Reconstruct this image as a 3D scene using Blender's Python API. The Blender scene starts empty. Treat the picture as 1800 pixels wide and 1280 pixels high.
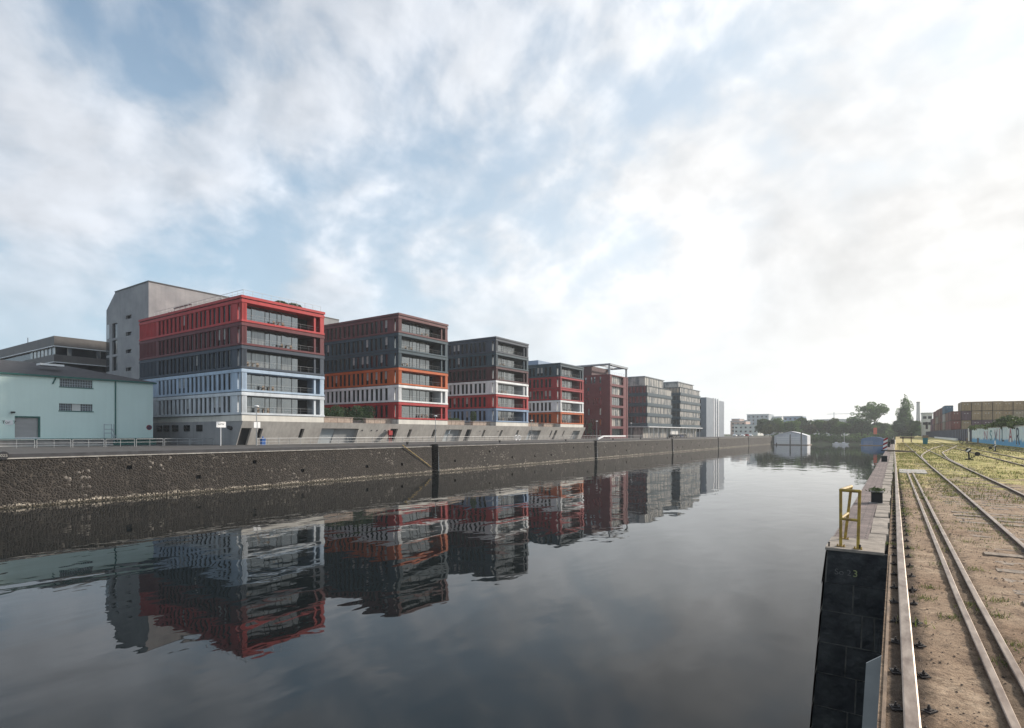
import bpy, math, random
from mathutils import Vector, Matrix, noise
R = math.radians
SC = bpy.context.scene
COL = SC.collection

# ------------------------------------------------------------------ camera
CAMZ, GZ = 6.55, 4.7                       # camera height, quay level (water is 0)
F, HX, HY = 993.0, 900.0, 762.0            # focal length and principal point in photo pixels
ANG = R(34.2); SA, CA = math.sin(ANG), math.cos(ANG)
cd = bpy.data.cameras.new('camera'); cam = bpy.data.objects.new('camera', cd); COL.objects.link(cam)
cam.location = (0, 0, CAMZ); cam.rotation_euler = (R(90), 0, ANG)
cd.sensor_width = 36; cd.lens = F / 1800 * 36; cd.shift_y = (HY - 640) / 1800
cd.clip_start = .1; cd.clip_end = 6000
SC.camera = cam
SC.view_settings.view_transform = 'Standard'; SC.view_settings.look = 'None'
SC.view_settings.gamma = 1; SC.view_settings.exposure = 0.75
SC.render.engine = 'CYCLES'
SC.cycles.max_bounces = 8; SC.cycles.volume_bounces = 0

# ------------------------------------------------------------------ sun and sky
SUN_AZ = Vector((.56, .83)).normalized(); SUN_EL = R(25)
sd = Vector((SUN_AZ.x * math.cos(SUN_EL), SUN_AZ.y * math.cos(SUN_EL), math.sin(SUN_EL)))
sl = bpy.data.lights.new('sun', 'SUN'); sun = bpy.data.objects.new('sun', sl); COL.objects.link(sun)
sl.energy = 3.4; sl.angle = R(5); sl.color = (1, .90, .78)
sun.rotation_euler = sd.to_track_quat('Z', 'Y').to_euler()

SKM = (.72, 1.10, 1.20); SEED = 25.0
W = bpy.data.worlds.new('World'); SC.world = W; W.use_nodes = True
nt = W.node_tree; N = nt.nodes; L = nt.links
for n in list(N): N.remove(n)
def nd(t, **k):
    n = N.new(t)
    for a, b in k.items(): setattr(n, a, b)
    return n
def wmath(op, a, b=None, clamp=False):
    n = nd('ShaderNodeMath', operation=op, use_clamp=clamp)
    for i, v in enumerate((a, b)):
        if v is None: continue
        if isinstance(v, (int, float)): n.inputs[i].default_value = v
        else: L.new(v, n.inputs[i])
    return n.outputs[0]
def wramp(fac, stops):
    n = nd('ShaderNodeValToRGB'); L.new(fac, n.inputs[0]); e = n.color_ramp.elements
    while len(e) < len(stops): e.new(.5)
    for q, (p, c) in zip(e, stops): q.position = p; q.color = (*c, 1) if not isinstance(c, (int, float)) else (c, c, c, 1)
    return n.outputs[0]
def wmix(f, a, b):
    n = nd('ShaderNodeMix', data_type='RGBA')
    for s, v in ((n.inputs[0], f), (n.inputs[6], a), (n.inputs[7], b)):
        if isinstance(v, (int, float)): s.default_value = v
        elif isinstance(v, tuple): s.default_value = (*v, 1)
        else: L.new(v, s)
    return n.outputs[2]
tc = nd('ShaderNodeTexCoord'); sep = nd('ShaderNodeSeparateXYZ'); L.new(tc.outputs['Generated'], sep.inputs[0])
sky = nd('ShaderNodeTexSky', sky_type='NISHITA', sun_disc=False)
sky.sun_elevation = SUN_EL; sky.sun_rotation = math.atan2(SUN_AZ.x, SUN_AZ.y)
sky.air_density = 1.0; sky.dust_density = 1.6; sky.ozone_density = 1.6
Z = wmath('MAXIMUM', sep.outputs[2], 0.0)
zz = wmath('ADD', Z, .55)
cx_ = wmath('DIVIDE', sep.outputs[0], zz); cy_ = wmath('DIVIDE', sep.outputs[1], zz)
comb = nd('ShaderNodeCombineXYZ'); L.new(cx_, comb.inputs[0]); L.new(cy_, comb.inputs[1]); comb.inputs[2].default_value = SEED
rt = nd('ShaderNodeMapping'); L.new(comb.outputs[0], rt.inputs[0]); rt.inputs['Rotation'].default_value = (0, 0, R(25)); rt.inputs['Scale'].default_value = (1.9, 1.9, 1)
def wnoise(vec, scale, det, rough=.55, dist=.0):
    n = nd('ShaderNodeTexNoise'); n.inputs['Scale'].default_value = scale; n.inputs['Detail'].default_value = det
    n.inputs['Roughness'].default_value = rough; n.inputs['Distortion'].default_value = dist; L.new(vec, n.inputs['Vector'])
    return n.outputs[0]
wrp = nd('ShaderNodeTexNoise'); wrp.inputs['Scale'].default_value = 1.1; wrp.inputs['Detail'].default_value = 3; L.new(rt.outputs[0], wrp.inputs['Vector'])
wv = nd('ShaderNodeVectorMath', operation='MULTIPLY_ADD'); L.new(wrp.outputs['Color'], wv.inputs[0]); wv.inputs[1].default_value = (.28, .28, .0); L.new(rt.outputs[0], wv.inputs[2])
cvec = wv.outputs[0]
def off(v, o):
    n = nd('ShaderNodeVectorMath', operation='ADD'); L.new(v, n.inputs[0]); n.inputs[1].default_value = o; return n.outputs[0]
n1 = wnoise(cvec, 2.9, 12, .53)
n1b = wnoise(off(cvec, (.03, .07, 0)), 2.9, 8, .52)
n2 = wnoise(rt.outputs[0], .62, 3, .5)
n3 = wnoise(off(cvec, (4, 2, 5)), 1.2, 6, .55)
# cloud cover and whiteness grow towards the hazy sun
dt = nd('ShaderNodeVectorMath', operation='DOT_PRODUCT'); L.new(tc.outputs['Generated'], dt.inputs[0])
gl = Vector((.20, .97, .10)).normalized(); dt.inputs[1].default_value = gl
glow = dt.outputs['Value']
cover = wramp(glow, [(0.25, .50), (.55, .56), (.72, .66), (.90, .86), (1., .90)])
cv = wmath('ADD', wmath('ADD', n1, wmath('MULTIPLY', wmath('SUBTRACT', n2, .5), .75)), wmath('MULTIPLY', wmath('SUBTRACT', cover, .5), .36))
mask = wramp(cv, [(.39, .16), (.48, .42), (.56, .76), (.68, .96)])
thin = wramp(Z, [(0, .10), (.14, .40), (.28, 1.)])
mask = wmath('MULTIPLY', mask, thin)
lit = wramp(glow, [(0.30, (6.1, 6.4, 6.9)), (.52, (7.0, 7.2, 7.6)), (.68, (7.7, 7.8, 8.0)), (.82, (8.4, 8.4, 8.4)), (.92, (8.1, 8.1, 8.1)), (1., (8.2, 8.1, 7.9))])
relief = wmath('MULTIPLY', wmath('SUBTRACT', n1, n1b), 1.05)
thick = wramp(cv, [(.50, 1.), (.66, 1.0), (.92, .88)])
grey = wramp(n3, [(.40, .82), (.58, 1.)])
sc_ = wmath('MULTIPLY', wmath('ADD', thick, relief), grey)
cc = nd('ShaderNodeVectorMath', operation='SCALE'); L.new(lit, cc.inputs[0]); L.new(sc_, cc.inputs['Scale'])
sk = nd('ShaderNodeVectorMath', operation='MULTIPLY'); L.new(sky.outputs[0], sk.inputs[0]); sk.inputs[1].default_value = SKM
hz = wramp(Z, [(0, 1.), (.16, .95), (.30, .55), (.60, .12)])
base = wmix(wmath('MULTIPLY', hz, .85), sk.outputs[0], wramp(glow, [(.3, (4.2, 5.4, 6.4)), (.62, (5.6, 6.4, 7.0)), (.72, (6.8, 7.2, 7.5)), (.90, (9.6, 9.4, 9.2)), (1., (12.0, 11.3, 10.6))]))
base = wmix(wramp(glow, [(.2, .06), (.6, .24), (.8, .42), (.95, .70)]), base, wramp(glow, [(.3, (4.0, 5.4, 6.6)), (.8, (6.2, 6.8, 7.3)), (1., (7.8, 7.6, 7.4))]))
col = wmix(mask, base, cc.outputs[0])
bg = nd('ShaderNodeBackground'); bg.inputs[1].default_value = .080; L.new(col, bg.inputs[0])
wo = nd('ShaderNodeOutputWorld'); L.new(bg.outputs[0], wo.inputs[0])

# ------------------------------------------------------------------ helpers
def ray(px, py=HY):
    u = (px - HX) / F; v = (HY - py) / F
    return (-SA + u * CA, CA + u * SA, v)
def ygx(px, X):                            # world Y where the photo column px meets the plane x = X
    r = ray(px); return X / r[0] * r[1]
def zgx(px, py, X):
    r = ray(px, py); return CAMZ + X / r[0] * r[2]
def xgy(px, Y):
    r = ray(px); return Y / r[1] * r[0]
def zgy(px, py, Y):
    r = ray(px, py); return CAMZ + Y / r[1] * r[2]
def gnd(px, py, z=GZ):                     # ground point seen at a photo pixel
    r = ray(px, py); t = (z - CAMZ) / r[2]; return (r[0] * t, r[1] * t)

def tag(o, label=None, cat=None, group=None, kind=None):
    for k, v in (('label', label), ('category', cat), ('group', group), ('kind', kind)):
        if v: o[k] = v
    return o
WL = {}
def wl(o): return WL.get(o.name, Vector((0, 0, 0)))
def link(name, data, parent, wloc):
    o = bpy.data.objects.new(name, data); COL.objects.link(o)
    wloc = Vector(wloc); WL[o.name] = wloc
    if parent: o.parent = parent; o.location = wloc - wl(parent)
    else: o.location = wloc
    return o
def thing(name, label, cat, loc, group=None):
    return tag(link(name, None, None, loc), label, cat, group)
class MB:
    def __init__(s): s.v = []; s.f = []; s.m = []; s.c = 0
    def mat(s, i): s.c = i; return s
    def poly(s, pts):
        n = len(s.v); s.v += [tuple(p) for p in pts]; s.f.append(tuple(range(n, n + len(pts)))); s.m.append(s.c); return s
    def hexa(s, p):                        # 8 points: bottom 4 ccw, top 4 ccw
        n = len(s.v); s.v += [tuple(q) for q in p]
        for f in ((0, 3, 2, 1), (4, 5, 6, 7), (0, 1, 5, 4), (1, 2, 6, 5), (2, 3, 7, 6), (3, 0, 4, 7)):
            s.f.append(tuple(n + i for i in f)); s.m.append(s.c)
        return s
    def box(s, x0, x1, y0, y1, z0, z1):
        return s.hexa([(x0, y0, z0), (x1, y0, z0), (x1, y1, z0), (x0, y1, z0), (x0, y0, z1), (x1, y0, z1), (x1, y1, z1), (x0, y1, z1)])
    def tube(s, p0, p1, r, n=8, r1=None, cap=True):
        p0 = Vector(p0); p1 = Vector(p1); r1 = r if r1 is None else r1
        d = (p1 - p0).normalized(); a = d.orthogonal().normalized(); b = d.cross(a)
        k = len(s.v)
        for p, q in ((p0, r), (p1, r1)):
            for i in range(n):
                t = 2 * math.pi * i / n; s.v.append(tuple(p + a * (q * math.cos(t)) + b * (q * math.sin(t))))
        for i in range(n):
            j = (i + 1) % n; s.f.append((k + i, k + j, k + n + j, k + n + i)); s.m.append(s.c)
        if cap:
            s.f.append(tuple(k + n - 1 - i for i in range(n))); s.m.append(s.c)
            s.f.append(tuple(k + n + i for i in range(n))); s.m.append(s.c)
        return s
    def prism(s, pts, off):                # polygon extruded by a vector
        o = Vector(off); a = [Vector(p) for p in pts]; n = len(a); k = len(s.v)
        s.v += [tuple(p) for p in a] + [tuple(p + o) for p in a]
        s.f.append(tuple(k + n - 1 - i for i in range(n))); s.f.append(tuple(k + n + i for i in range(n)))
        s.m += [s.c, s.c]
        for i in range(n):
            j = (i + 1) % n; s.f.append((k + i, k + j, k + n + j, k + n + i)); s.m.append(s.c)
        return s
    def ball(s, c, r, n=10, m=6, sz=1):
        k = len(s.v)
        for j in range(1, m):
            t = math.pi * j / m
            for i in range(n):
                a = 2 * math.pi * i / n
                s.v.append((c[0] + r * math.sin(t) * math.cos(a), c[1] + r * math.sin(t) * math.sin(a), c[2] + sz * r * math.cos(t)))
        s.v.append((c[0], c[1], c[2] + sz * r)); s.v.append((c[0], c[1], c[2] - sz * r)); T_ = len(s.v) - 2
        for j in range(m - 2):
            for i in range(n):
                q = (i + 1) % n; s.f.append((k + j * n + i, k + (j + 1) * n + i, k + (j + 1) * n + q, k + j * n + q)); s.m.append(s.c)
        for i in range(n):
            q = (i + 1) % n; s.f.append((T_, k + i, k + q)); s.f.append((T_ + 1, k + (m - 2) * n + q, k + (m - 2) * n + i)); s.m += [s.c, s.c]
        return s
    def grid_wall(s, us, vs, holes, f, depth, f2=None, matr=None):
        """wall front in (u,v) with rectangular holes; f(u,v,w) maps to 3-D, w is depth into the wall."""
        U = sorted(set([round(a, 4) for a in us] + [round(a, 4) for h in holes for a in h[:2]]))
        V = sorted(set([round(a, 4) for a in vs] + [round(a, 4) for h in holes for a in h[2:]]))
        U = [a for a in U if us[0] - 1e-4 <= a <= us[-1] + 1e-4]; V = [a for a in V if vs[0] - 1e-4 <= a <= vs[-1] + 1e-4]
        def hole(i, j):
            if i < 0 or j < 0 or i >= len(U) - 1 or j >= len(V) - 1: return False
            a = (U[i] + U[i + 1]) / 2; b = (V[j] + V[j + 1]) / 2
            return any(h[0] < a < h[1] and h[2] < b < h[3] for h in holes)
        for i in range(len(U) - 1):
            for j in range(len(V) - 1):
                a, b, c, d = U[i], U[i + 1], V[j], V[j + 1]
                if hole(i, j):
                    if not hole(i - 1, j): s.poly([f(a, c, 0), f(a, c, depth), f(a, d, depth), f(a, d, 0)])
                    if not hole(i + 1, j): s.poly([f(b, c, 0), f(b, d, 0), f(b, d, depth), f(b, c, depth)])
                    if not hole(i, j - 1): s.poly([f(a, c, 0), f(b, c, 0), f(b, c, depth), f(a, c, depth)])
                    if not hole(i, j + 1): s.poly([f(a, d, 0), f(a, d, depth), f(b, d, depth), f(b, d, 0)])
                else:
                    s.poly([f(a, c, 0), f(b, c, 0), f(b, d, 0), f(a, d, 0)])
        return s
    def mesh(s, name, mats, origin=(0, 0, 0), smooth=False):
        me = bpy.data.meshes.new(name); o = origin
        me.from_pydata([(x - o[0], y - o[1], z - o[2]) for x, y, z in s.v], [], s.f)
        mats = mats if isinstance(mats, (list, tuple)) else [mats]
        for m in mats: me.materials.append(m)
        me.polygons.foreach_set('material_index', s.m)
        if smooth: me.polygons.foreach_set('use_smooth', [True] * len(s.f))
        me.update(); return me
    def build(s, name, mats, parent=None, origin=None, smooth=False):
        if origin is None:
            origin = wl(parent) if parent else Vector(s.v[0])
        return link(name, s.mesh(name, mats, origin, smooth), parent, origin)

def copy_thing(o, dloc, parent=None, label=None, sub=False):
    c = o.copy(); COL.objects.link(c)
    if parent is not None: c.parent = parent
    if not sub:
        c.location = Vector(o.location) + Vector(dloc); WL[c.name] = wl(o) + Vector(dloc)
        if label: c['label'] = label
    for ch in o.children: copy_thing(ch, dloc, c, None, True)
    return c

# ------------------------------------------------------------------ materials
def pm(name, c1, c2=None, scale=1.0, rough=.7, metal=0.0, bump=0.0, bscale=None, det=6, spec=.5, stretch=(1, 1, 1), streak=0.0, island=0.0, ior=None, trans=None, contrast=(.35, .65)):
    m = bpy.data.materials.new(name); m.use_nodes = True; t = m.node_tree; nn = t.nodes; ll = t.links
    b = nn['Principled BSDF']; b.inputs['Roughness'].default_value = rough; b.inputs['Metallic'].default_value = metal
    b.inputs['Specular IOR Level'].default_value = spec
    if ior: b.inputs['IOR'].default_value = ior
    c2 = c2 or tuple(min(1, x * .8) for x in c1)
    g = nn.new('ShaderNodeNewGeometry'); mp = nn.new('ShaderNodeMapping'); ll.new(g.outputs['Position'], mp.inputs[0]); mp.inputs['Scale'].default_value = stretch
    no = nn.new('ShaderNodeTexNoise'); no.inputs['Scale'].default_value = scale; no.inputs['Detail'].default_value = det; no.inputs['Roughness'].default_value = .6
    ll.new(mp.outputs[0], no.inputs['Vector'])
    r = nn.new('ShaderNodeValToRGB'); r.color_ramp.elements[0].position = contrast[0]; r.color_ramp.elements[1].position = contrast[1]
    r.color_ramp.elements[0].color = (*c2, 1); r.color_ramp.elements[1].color = (*c1, 1); ll.new(no.outputs[0], r.inputs[0])
    out = r.outputs[0]
    if streak:
        mp2 = nn.new('ShaderNodeMapping'); ll.new(g.outputs['Position'], mp2.inputs[0]); mp2.inputs['Scale'].default_value = (1.3, 1.3, .09)
        n2_ = nn.new('ShaderNodeTexNoise'); n2_.inputs['Scale'].default_value = 1.6; n2_.inputs['Detail'].default_value = 5; ll.new(mp2.outputs[0], n2_.inputs['Vector'])
        r2 = nn.new('ShaderNodeValToRGB'); r2.color_ramp.elements[0].position = .4; r2.color_ramp.elements[1].position = .72
        r2.color_ramp.elements[0].color = (1, 1, 1, 1); v = 1 - streak; r2.color_ramp.elements[1].color = (v, v, v, 1); ll.new(n2_.outputs[0], r2.inputs[0])
        mx = nn.new('ShaderNodeMix'); mx.data_type = 'RGBA'; mx.blend_type = 'MULTIPLY'; mx.inputs[0].default_value = 1; ll.new(out, mx.inputs[6]); ll.new(r2.outputs[0], mx.inputs[7]); out = mx.outputs[2]
    if island:
        mr = nn.new('ShaderNodeMapRange'); ll.new(g.outputs['Random Per Island'], mr.inputs[0]); mr.inputs[3].default_value = 1 - island; mr.inputs[4].default_value = 1 + island
        vm = nn.new('ShaderNodeVectorMath'); vm.operation = 'SCALE'; ll.new(out, vm.inputs[0]); ll.new(mr.outputs[0], vm.inputs['Scale']); out = vm.outputs[0]
    ll.new(out, b.inputs['Base Color'])
    if bump:
        nb = nn.new('ShaderNodeTexNoise'); nb.inputs['Scale'].default_value = bscale or scale * 4; nb.inputs['Detail'].default_value = 5; ll.new(mp.outputs[0], nb.inputs['Vector'])
        bp = nn.new('ShaderNodeBump'); bp.inputs['Strength'].default_value = 1; bp.inputs['Distance'].default_value = bump; ll.new(nb.outputs[0], bp.inputs['Height']); ll.new(bp.outputs[0], b.inputs['Normal'])
    if trans:
        tr = nn.new('ShaderNodeBsdfTranslucent'); ll.new(out, tr.inputs[0]); ms = nn.new('ShaderNodeMixShader'); ms.inputs[0].default_value = trans
        ll.new(b.outputs[0], ms.inputs[1]); ll.new(tr.outputs[0], ms.inputs[2]); ll.new(ms.outputs[0], nn['Material Output'].inputs[0])
    return m
def paint(name, c, rough=.6): return pm(name, c, tuple(x * .80 for x in c), .45, rough, streak=.14, spec=.25)
M = {}
M['red'] = paint('paint_red', (.43, .042, .046)); M['maroon'] = paint('paint_maroon', (.13, .030, .038)); M['slate'] = paint('paint_slate', (.044, .060, .086))
M['lightblue'] = paint('paint_lightblue', (.38, .48, .60)); M['offwhite'] = paint('paint_offwhite', (.58, .62, .66)); M['orange'] = paint('paint_orange', (.47, .105, .028))
M['blueslate'] = paint('paint_blueslate', (.036, .068, .092)); M['rosebrown'] = paint('paint_rosebrown', (.12, .040, .045)); M['white'] = paint('paint_white', (.75, .76, .77))
M['darkred'] = paint('paint_darkred', (.30, .018, .028)); M['plum'] = paint('paint_plum', (.070, .024, .032)); M['skyblue'] = paint('paint_skyblue', (.22, .31, .45))
M['brightred'] = paint('paint_brightred', (.38, .030, .035)); M['grey_metal'] = paint('metal_grey', (.30, .33, .36)); M['deepmaroon'] = paint('paint_deepmaroon', (.13, .022, .030))
M['gap'] = pm('shadow_joint', (.02, .02, .025), rough=.8)
M['glass'] = pm('window_glass', (.02, .03, .04), (.012, .018, .022), .35, .03, ior=2.9, bump=.05, bscale=.9, stretch=(1, 1, .5))
M['glass_dark'] = pm('slit_glass', (.006, .009, .014), (.004, .006, .009), .5, .12, spec=.35)
M['glass_light'] = pm('curtained_glass', (.40, .37, .33), (.09, .10, .11), .35, .25, spec=1.0, stretch=(1, 1.6, .4), contrast=(.42, .55))
M['steel'] = pm('galvanised_steel', (.34, .35, .36), (.26, .27, .28), 3, .5, .5)
M['darkmetal'] = pm('dark_metal', (.035, .037, .04), rough=.5)
M['concrete'] = pm('fair_concrete', (.46, .44, .41), (.36, .34, .32), .35, .8, bump=.01, bscale=3, streak=.18)
M['concrete_band'] = pm('concrete_band', (.62, .60, .55), (.52, .50, .46), .5, .8, streak=.1)
M['render_grey'] = pm('grey_render', (.30, .30, .305), (.21, .215, .225), .22, .85, bump=.01, bscale=2, streak=.10)
M['green_wall'] = pm('green_render', (.70, .84, .79), (.65, .79, .74), .2, .85, bump=.003, bscale=4, streak=.03, contrast=(.3, .7))
M['green_trim'] = pm('green_trim', (.02, .13, .11), (.015, .09, .08), 1, .6)
M['roof_dark'] = pm('bitumen_roof', (.05, .05, .055), (.03, .03, .034), 1.2, .85, bump=.02, bscale=6)
M['brown_clad'] = pm('brown_cladding', (.11, .10, .095), (.085, .078, .075), .6, .6, streak=.12)
M['white_trim'] = pm('white_trim', (.72, .73, .74), rough=.5)
M['dock'] = pm('dock_concrete', (.36, .34, .32), (.24, .22, .21), .8, .85, streak=.3)
M['shutter'] = pm('roller_shutter', (.40, .385, .38), (.34, .33, .33), .4, .5, stretch=(1, 1, 6), bump=.02, bscale=3)
M['asphalt'] = pm('apron_asphalt', (.075, .07, .068), (.045, .043, .042), .5, .9, bump=.01, bscale=12)
M['edge'] = pm('worn_edge_stone', (.33, .285, .24), (.15, .13, .11), 2.5, .9, bump=.02, bscale=8)
M['coping'] = pm('coping_stone', (.42, .40, .37), (.24, .22, .20), 1.5, .85, bump=.02, bscale=5)
M['leaf'] = pm('foliage_green', (.11, .185, .055), (.065, .115, .04), .25, .7, island=.55, trans=.5)
M['leaf_dark'] = pm('foliage_dark', (.06, .11, .042), (.036, .07, .03), .25, .7, island=.5, trans=.42)
M['leaf_light'] = pm('foliage_light', (.105, .135, .045), (.06, .085, .035), .25, .7, island=.5, trans=.3)
M['leaf_olive'] = pm('foliage_olive', (.10, .10, .045), (.055, .06, .03), .3, .7, island=.5, trans=.25)
M['bark'] = pm('bark', (.07, .055, .045), (.04, .032, .028), 4, .9, bump=.02, bscale=12)
M['rail'] = pm('rail_steel', (.38, .315, .265), (.17, .125, .10), 11, .42, .75, stretch=(1, .25, 1))
M['rail_side'] = pm('rail_rust', (.12, .075, .055), (.065, .045, .038), 6, .8, stretch=(1, .4, 1), bump=.004, bscale=40)
M['rust_dark'] = pm('rail_clip_iron', (.030, .024, .022), rough=.75)
M['timber'] = pm('weathered_timber', (.27, .21, .16), (.13, .10, .075), 3, .85, stretch=(3, .6, 3), bump=.01)
M['yellow'] = pm('yellow_paint', (.42, .29, .04), (.20, .12, .04), 9, .55, bump=.003, bscale=30)
M['navy'] = pm('navy_fence_paint', (.022, .038, .10), (.016, .026, .07), .5, .6, streak=.2)
M['chim'] = pm('chimney_concrete', (.36, .37, .38), rough=.85)
M['farwall'] = pm('far_facade', (.62, .62, .60), (.54, .54, .52), .3, .8, streak=.1)
M['farblue'] = pm('far_blue_facade', (.22, .30, .42), (.18, .25, .36), .3, .7)
M['fargrey'] = pm('far_grey_facade', (.40, .44, .47), (.34, .38, .41), .3, .8)
M['farpink'] = pm('far_rose_facade', (.50, .36, .31), (.42, .30, .26), .3, .8)
M['boat_white'] = pm('boathouse_white', (.70, .71, .74), (.60, .61, .64), .6, .6, streak=.15)
M['boat_blue'] = pm('boathouse_blue', (.07, .20, .42), (.05, .15, .33), .6, .5, streak=.15)
M['orange_sign'] = pm('orange_sign', (.72, .12, .05), rough=.5)
M['teal'] = pm('teal_plastic', (.02, .20, .26), (.015, .15, .20), 2, .5)
M['blue'] = pm('blue_plastic', (.03, .13, .42), rough=.45)
M['black'] = pm('black_iron', (.012, .012, .013), rough=.55)
M['signwhite'] = pm('sign_white', (.80, .80, .80), (.74, .74, .74), 2, .5)
M['plate'] = pm('steel_fender_plate', (.50, .51, .50), (.38, .39, .39), 2.5, .55, .2, bump=.004, bscale=9, streak=.25)
M['brownred'] = pm('planter_stone', (.42, .34, .28), (.30, .22, .18), 1.2, .8, streak=.1)

def quay_material(name, dark, mid, mortar, cell, barn=True, bricks=False):
    m = bpy.data.materials.new(name); m.use_nodes = True; t = m.node_tree; nn = t.nodes; ll = t.links; b = nn['Principled BSDF']
    b.inputs['Roughness'].default_value = .75; b.inputs['Specular IOR Level'].default_value = .3
    g = nn.new('ShaderNodeNewGeometry'); se = nn.new('ShaderNodeSeparateXYZ'); ll.new(g.outputs['Position'], se.inputs[0])
    def mth(op, a, bb, cl=False):
        n = nn.new('ShaderNodeMath'); n.operation = op; n.use_clamp = cl
        for i, v in enumerate((a, bb)):
            if isinstance(v, (int, float)): n.inputs[i].default_value = v
            else: ll.new(v, n.inputs[i])
        return n.outputs[0]
    def rmp(f, st):
        n = nn.new('ShaderNodeValToRGB'); ll.new(f, n.inputs[0]); e = n.color_ramp.elements
        while len(e) < len(st): e.new(.5)
        for q, (p, c) in zip(e, st): q.position = p; q.color = (*c, 1) if isinstance(c, tuple) else (c, c, c, 1)
        return n.outputs[0]
    def mix(f, a, c):
        n = nn.new('ShaderNodeMix'); n.data_type = 'RGBA'
        for s_, v in ((n.inputs[0], f), (n.inputs[6], a), (n.inputs[7], c)):
            if isinstance(v, (int, float)): s_.default_value = v
            elif isinstance(v, tuple): s_.default_value = (*v, 1)
            else: ll.new(v, s_)
        return n.outputs[2]
    def noi(scale, det=5):
        n = nn.new('ShaderNodeTexNoise'); n.inputs['Scale'].default_value = scale; n.inputs['Detail'].default_value = det; ll.new(g.outputs['Position'], n.inputs['Vector']); return n.outputs[0]
    mp = nn.new('ShaderNodeMapping'); ll.new(g.outputs['Position'], mp.inputs[0]); mp.inputs['Scale'].default_value = (.3, 1, 1.15)
    vo = nn.new('ShaderNodeTexVoronoi'); vo.feature = 'DISTANCE_TO_EDGE'; vo.inputs['Scale'].default_value = cell; ll.new(mp.outputs[0], vo.inputs['Vector'])
    vc = nn.new('ShaderNodeTexVoronoi'); vc.inputs['Scale'].default_value = cell; ll.new(mp.outputs[0], vc.inputs['Vector'])
    sp = nn.new('ShaderNodeSeparateColor'); ll.new(vc.outputs['Color'], sp.inputs[0])
    stone = mix(sp.outputs[0], dark, mid)
    stone = mix(rmp(noi(.25), [(.35, 0.), (.7, .6)]), stone, tuple(x * 1.7 for x in mid))
    edge = rmp(vo.outputs[0], [(.02, 1.), (.11, 0.)])
    c = mix(mth('MULTIPLY', edge, rmp(noi(.8), [(.3, .45), (.65, 1.)])), stone, mortar)
    sp2 = rmp(sp.outputs[1], [(.90, 0.), (.93, 1.)])
    patch = rmp(noi(.35, 3), [(.52, 0.), (.62, 1.)])
    c = mix(mth('MULTIPLY', mth('MULTIPLY', sp2, patch), .6), c, (.28, .25, .22))
    if barn:
        low = mth('SUBTRACT', 1.0, mth('MULTIPLY', mth('ADD', se.outputs[2], mth('MULTIPLY', mth('SUBTRACT', noi(.9), .5), .9)), 2.0), True)
        lo = rmp(low, [(.15, 0.), (.5, 1.)])
        spk = rmp(noi(5.5, 4), [(.46, 0.), (.58, 1.)])
        c = mix(mth('MULTIPLY', lo, spk), c, (.50, .44, .36))
        wet = rmp(se.outputs[2], [(.10, 1.), (.24, 0.)])
        c = mix(mth('MULTIPLY', wet, .8), c, (.03, .025, .015))
    ll.new(c, b.inputs['Base Color'])
    bp = nn.new('ShaderNodeBump'); bp.inputs['Distance'].default_value = .06; ll.new(rmp(vo.outputs[0], [(0., 0.), (.22, 1.)]), bp.inputs['Height']); ll.new(bp.outputs[0], b.inputs['Normal'])
    return m
M['quay'] = quay_material('basalt_quay', (.009, .007, .006), (.021, .017, .0145), (.085, .072, .060), 3.9)
M['blockdark'] = pm('wet_block_stone', (.075, .078, .078), (.010, .012, .015), 2.4, .6, bump=.035, bscale=6, streak=.3, contrast=(.42, .8))
M['mortar'] = pm('block_mortar', (.22, .21, .19), (.09, .09, .085), 6, .9, bump=.01)

def brick_mat(name, c1, c2, mort, scale, bw, rh, squash=1):
    m = bpy.data.materials.new(name); m.use_nodes = True; t = m.node_tree; nn = t.nodes; ll = t.links; b = nn['Principled BSDF']; b.inputs['Roughness'].default_value = .8
    g = nn.new('ShaderNodeNewGeometry'); bt = nn.new('ShaderNodeTexBrick'); ll.new(g.outputs['Position'], bt.inputs['Vector'])
    bt.inputs['Color1'].default_value = (*c1, 1); bt.inputs['Color2'].default_value = (*c2, 1); bt.inputs['Mortar'].default_value = (*mort, 1)
    bt.inputs['Scale'].default_value = scale; bt.inputs['Brick Width'].default_value = bw; bt.inputs['Row Height'].default_value = rh; bt.inputs['Mortar Size'].default_value = .012
    no = nn.new('ShaderNodeTexNoise'); no.inputs['Scale'].default_value = 2.2; no.inputs['Detail'].default_value = 7; ll.new(g.outputs['Position'], no.inputs['Vector'])
    rr = nn.new('ShaderNodeValToRGB'); rr.color_ramp.elements[0].position = .3; rr.color_ramp.elements[0].color = (.55, .52, .5, 1); rr.color_ramp.elements[1].position = .7; rr.color_ramp.elements[1].color = (1.25, 1.2, 1.15, 1); ll.new(no.outputs[0], rr.inputs[0])
    mx = nn.new('ShaderNodeMix'); mx.data_type = 'RGBA'; mx.blend_type = 'MULTIPLY'; mx.inputs[0].default_value = 1; ll.new(bt.outputs[0], mx.inputs[6]); ll.new(rr.outputs[0], mx.inputs[7]); ll.new(mx.outputs[2], b.inputs['Base Color'])
    nb = nn.new('ShaderNodeTexNoise'); nb.inputs['Scale'].default_value = 30; ll.new(g.outputs['Position'], nb.inputs['Vector'])
    ad = nn.new('ShaderNodeMath'); ad.operation = 'MULTIPLY_ADD'; ll.new(bt.outputs['Fac'], ad.inputs[0]); ad.inputs[1].default_value = -1; ll.new(nb.outputs[0], ad.inputs[2])
    bp = nn.new('ShaderNodeBump'); bp.inputs['Distance'].default_value = .012; ll.new(ad.outputs[0], bp.inputs['Height']); ll.new(bp.outputs[0], b.inputs['Normal'])
    return m
M['purple_brick'] = brick_mat('purple_paving', (.20, .155, .15), (.15, .115, .115), (.07, .06, .055), 1, .30, .115)

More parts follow.
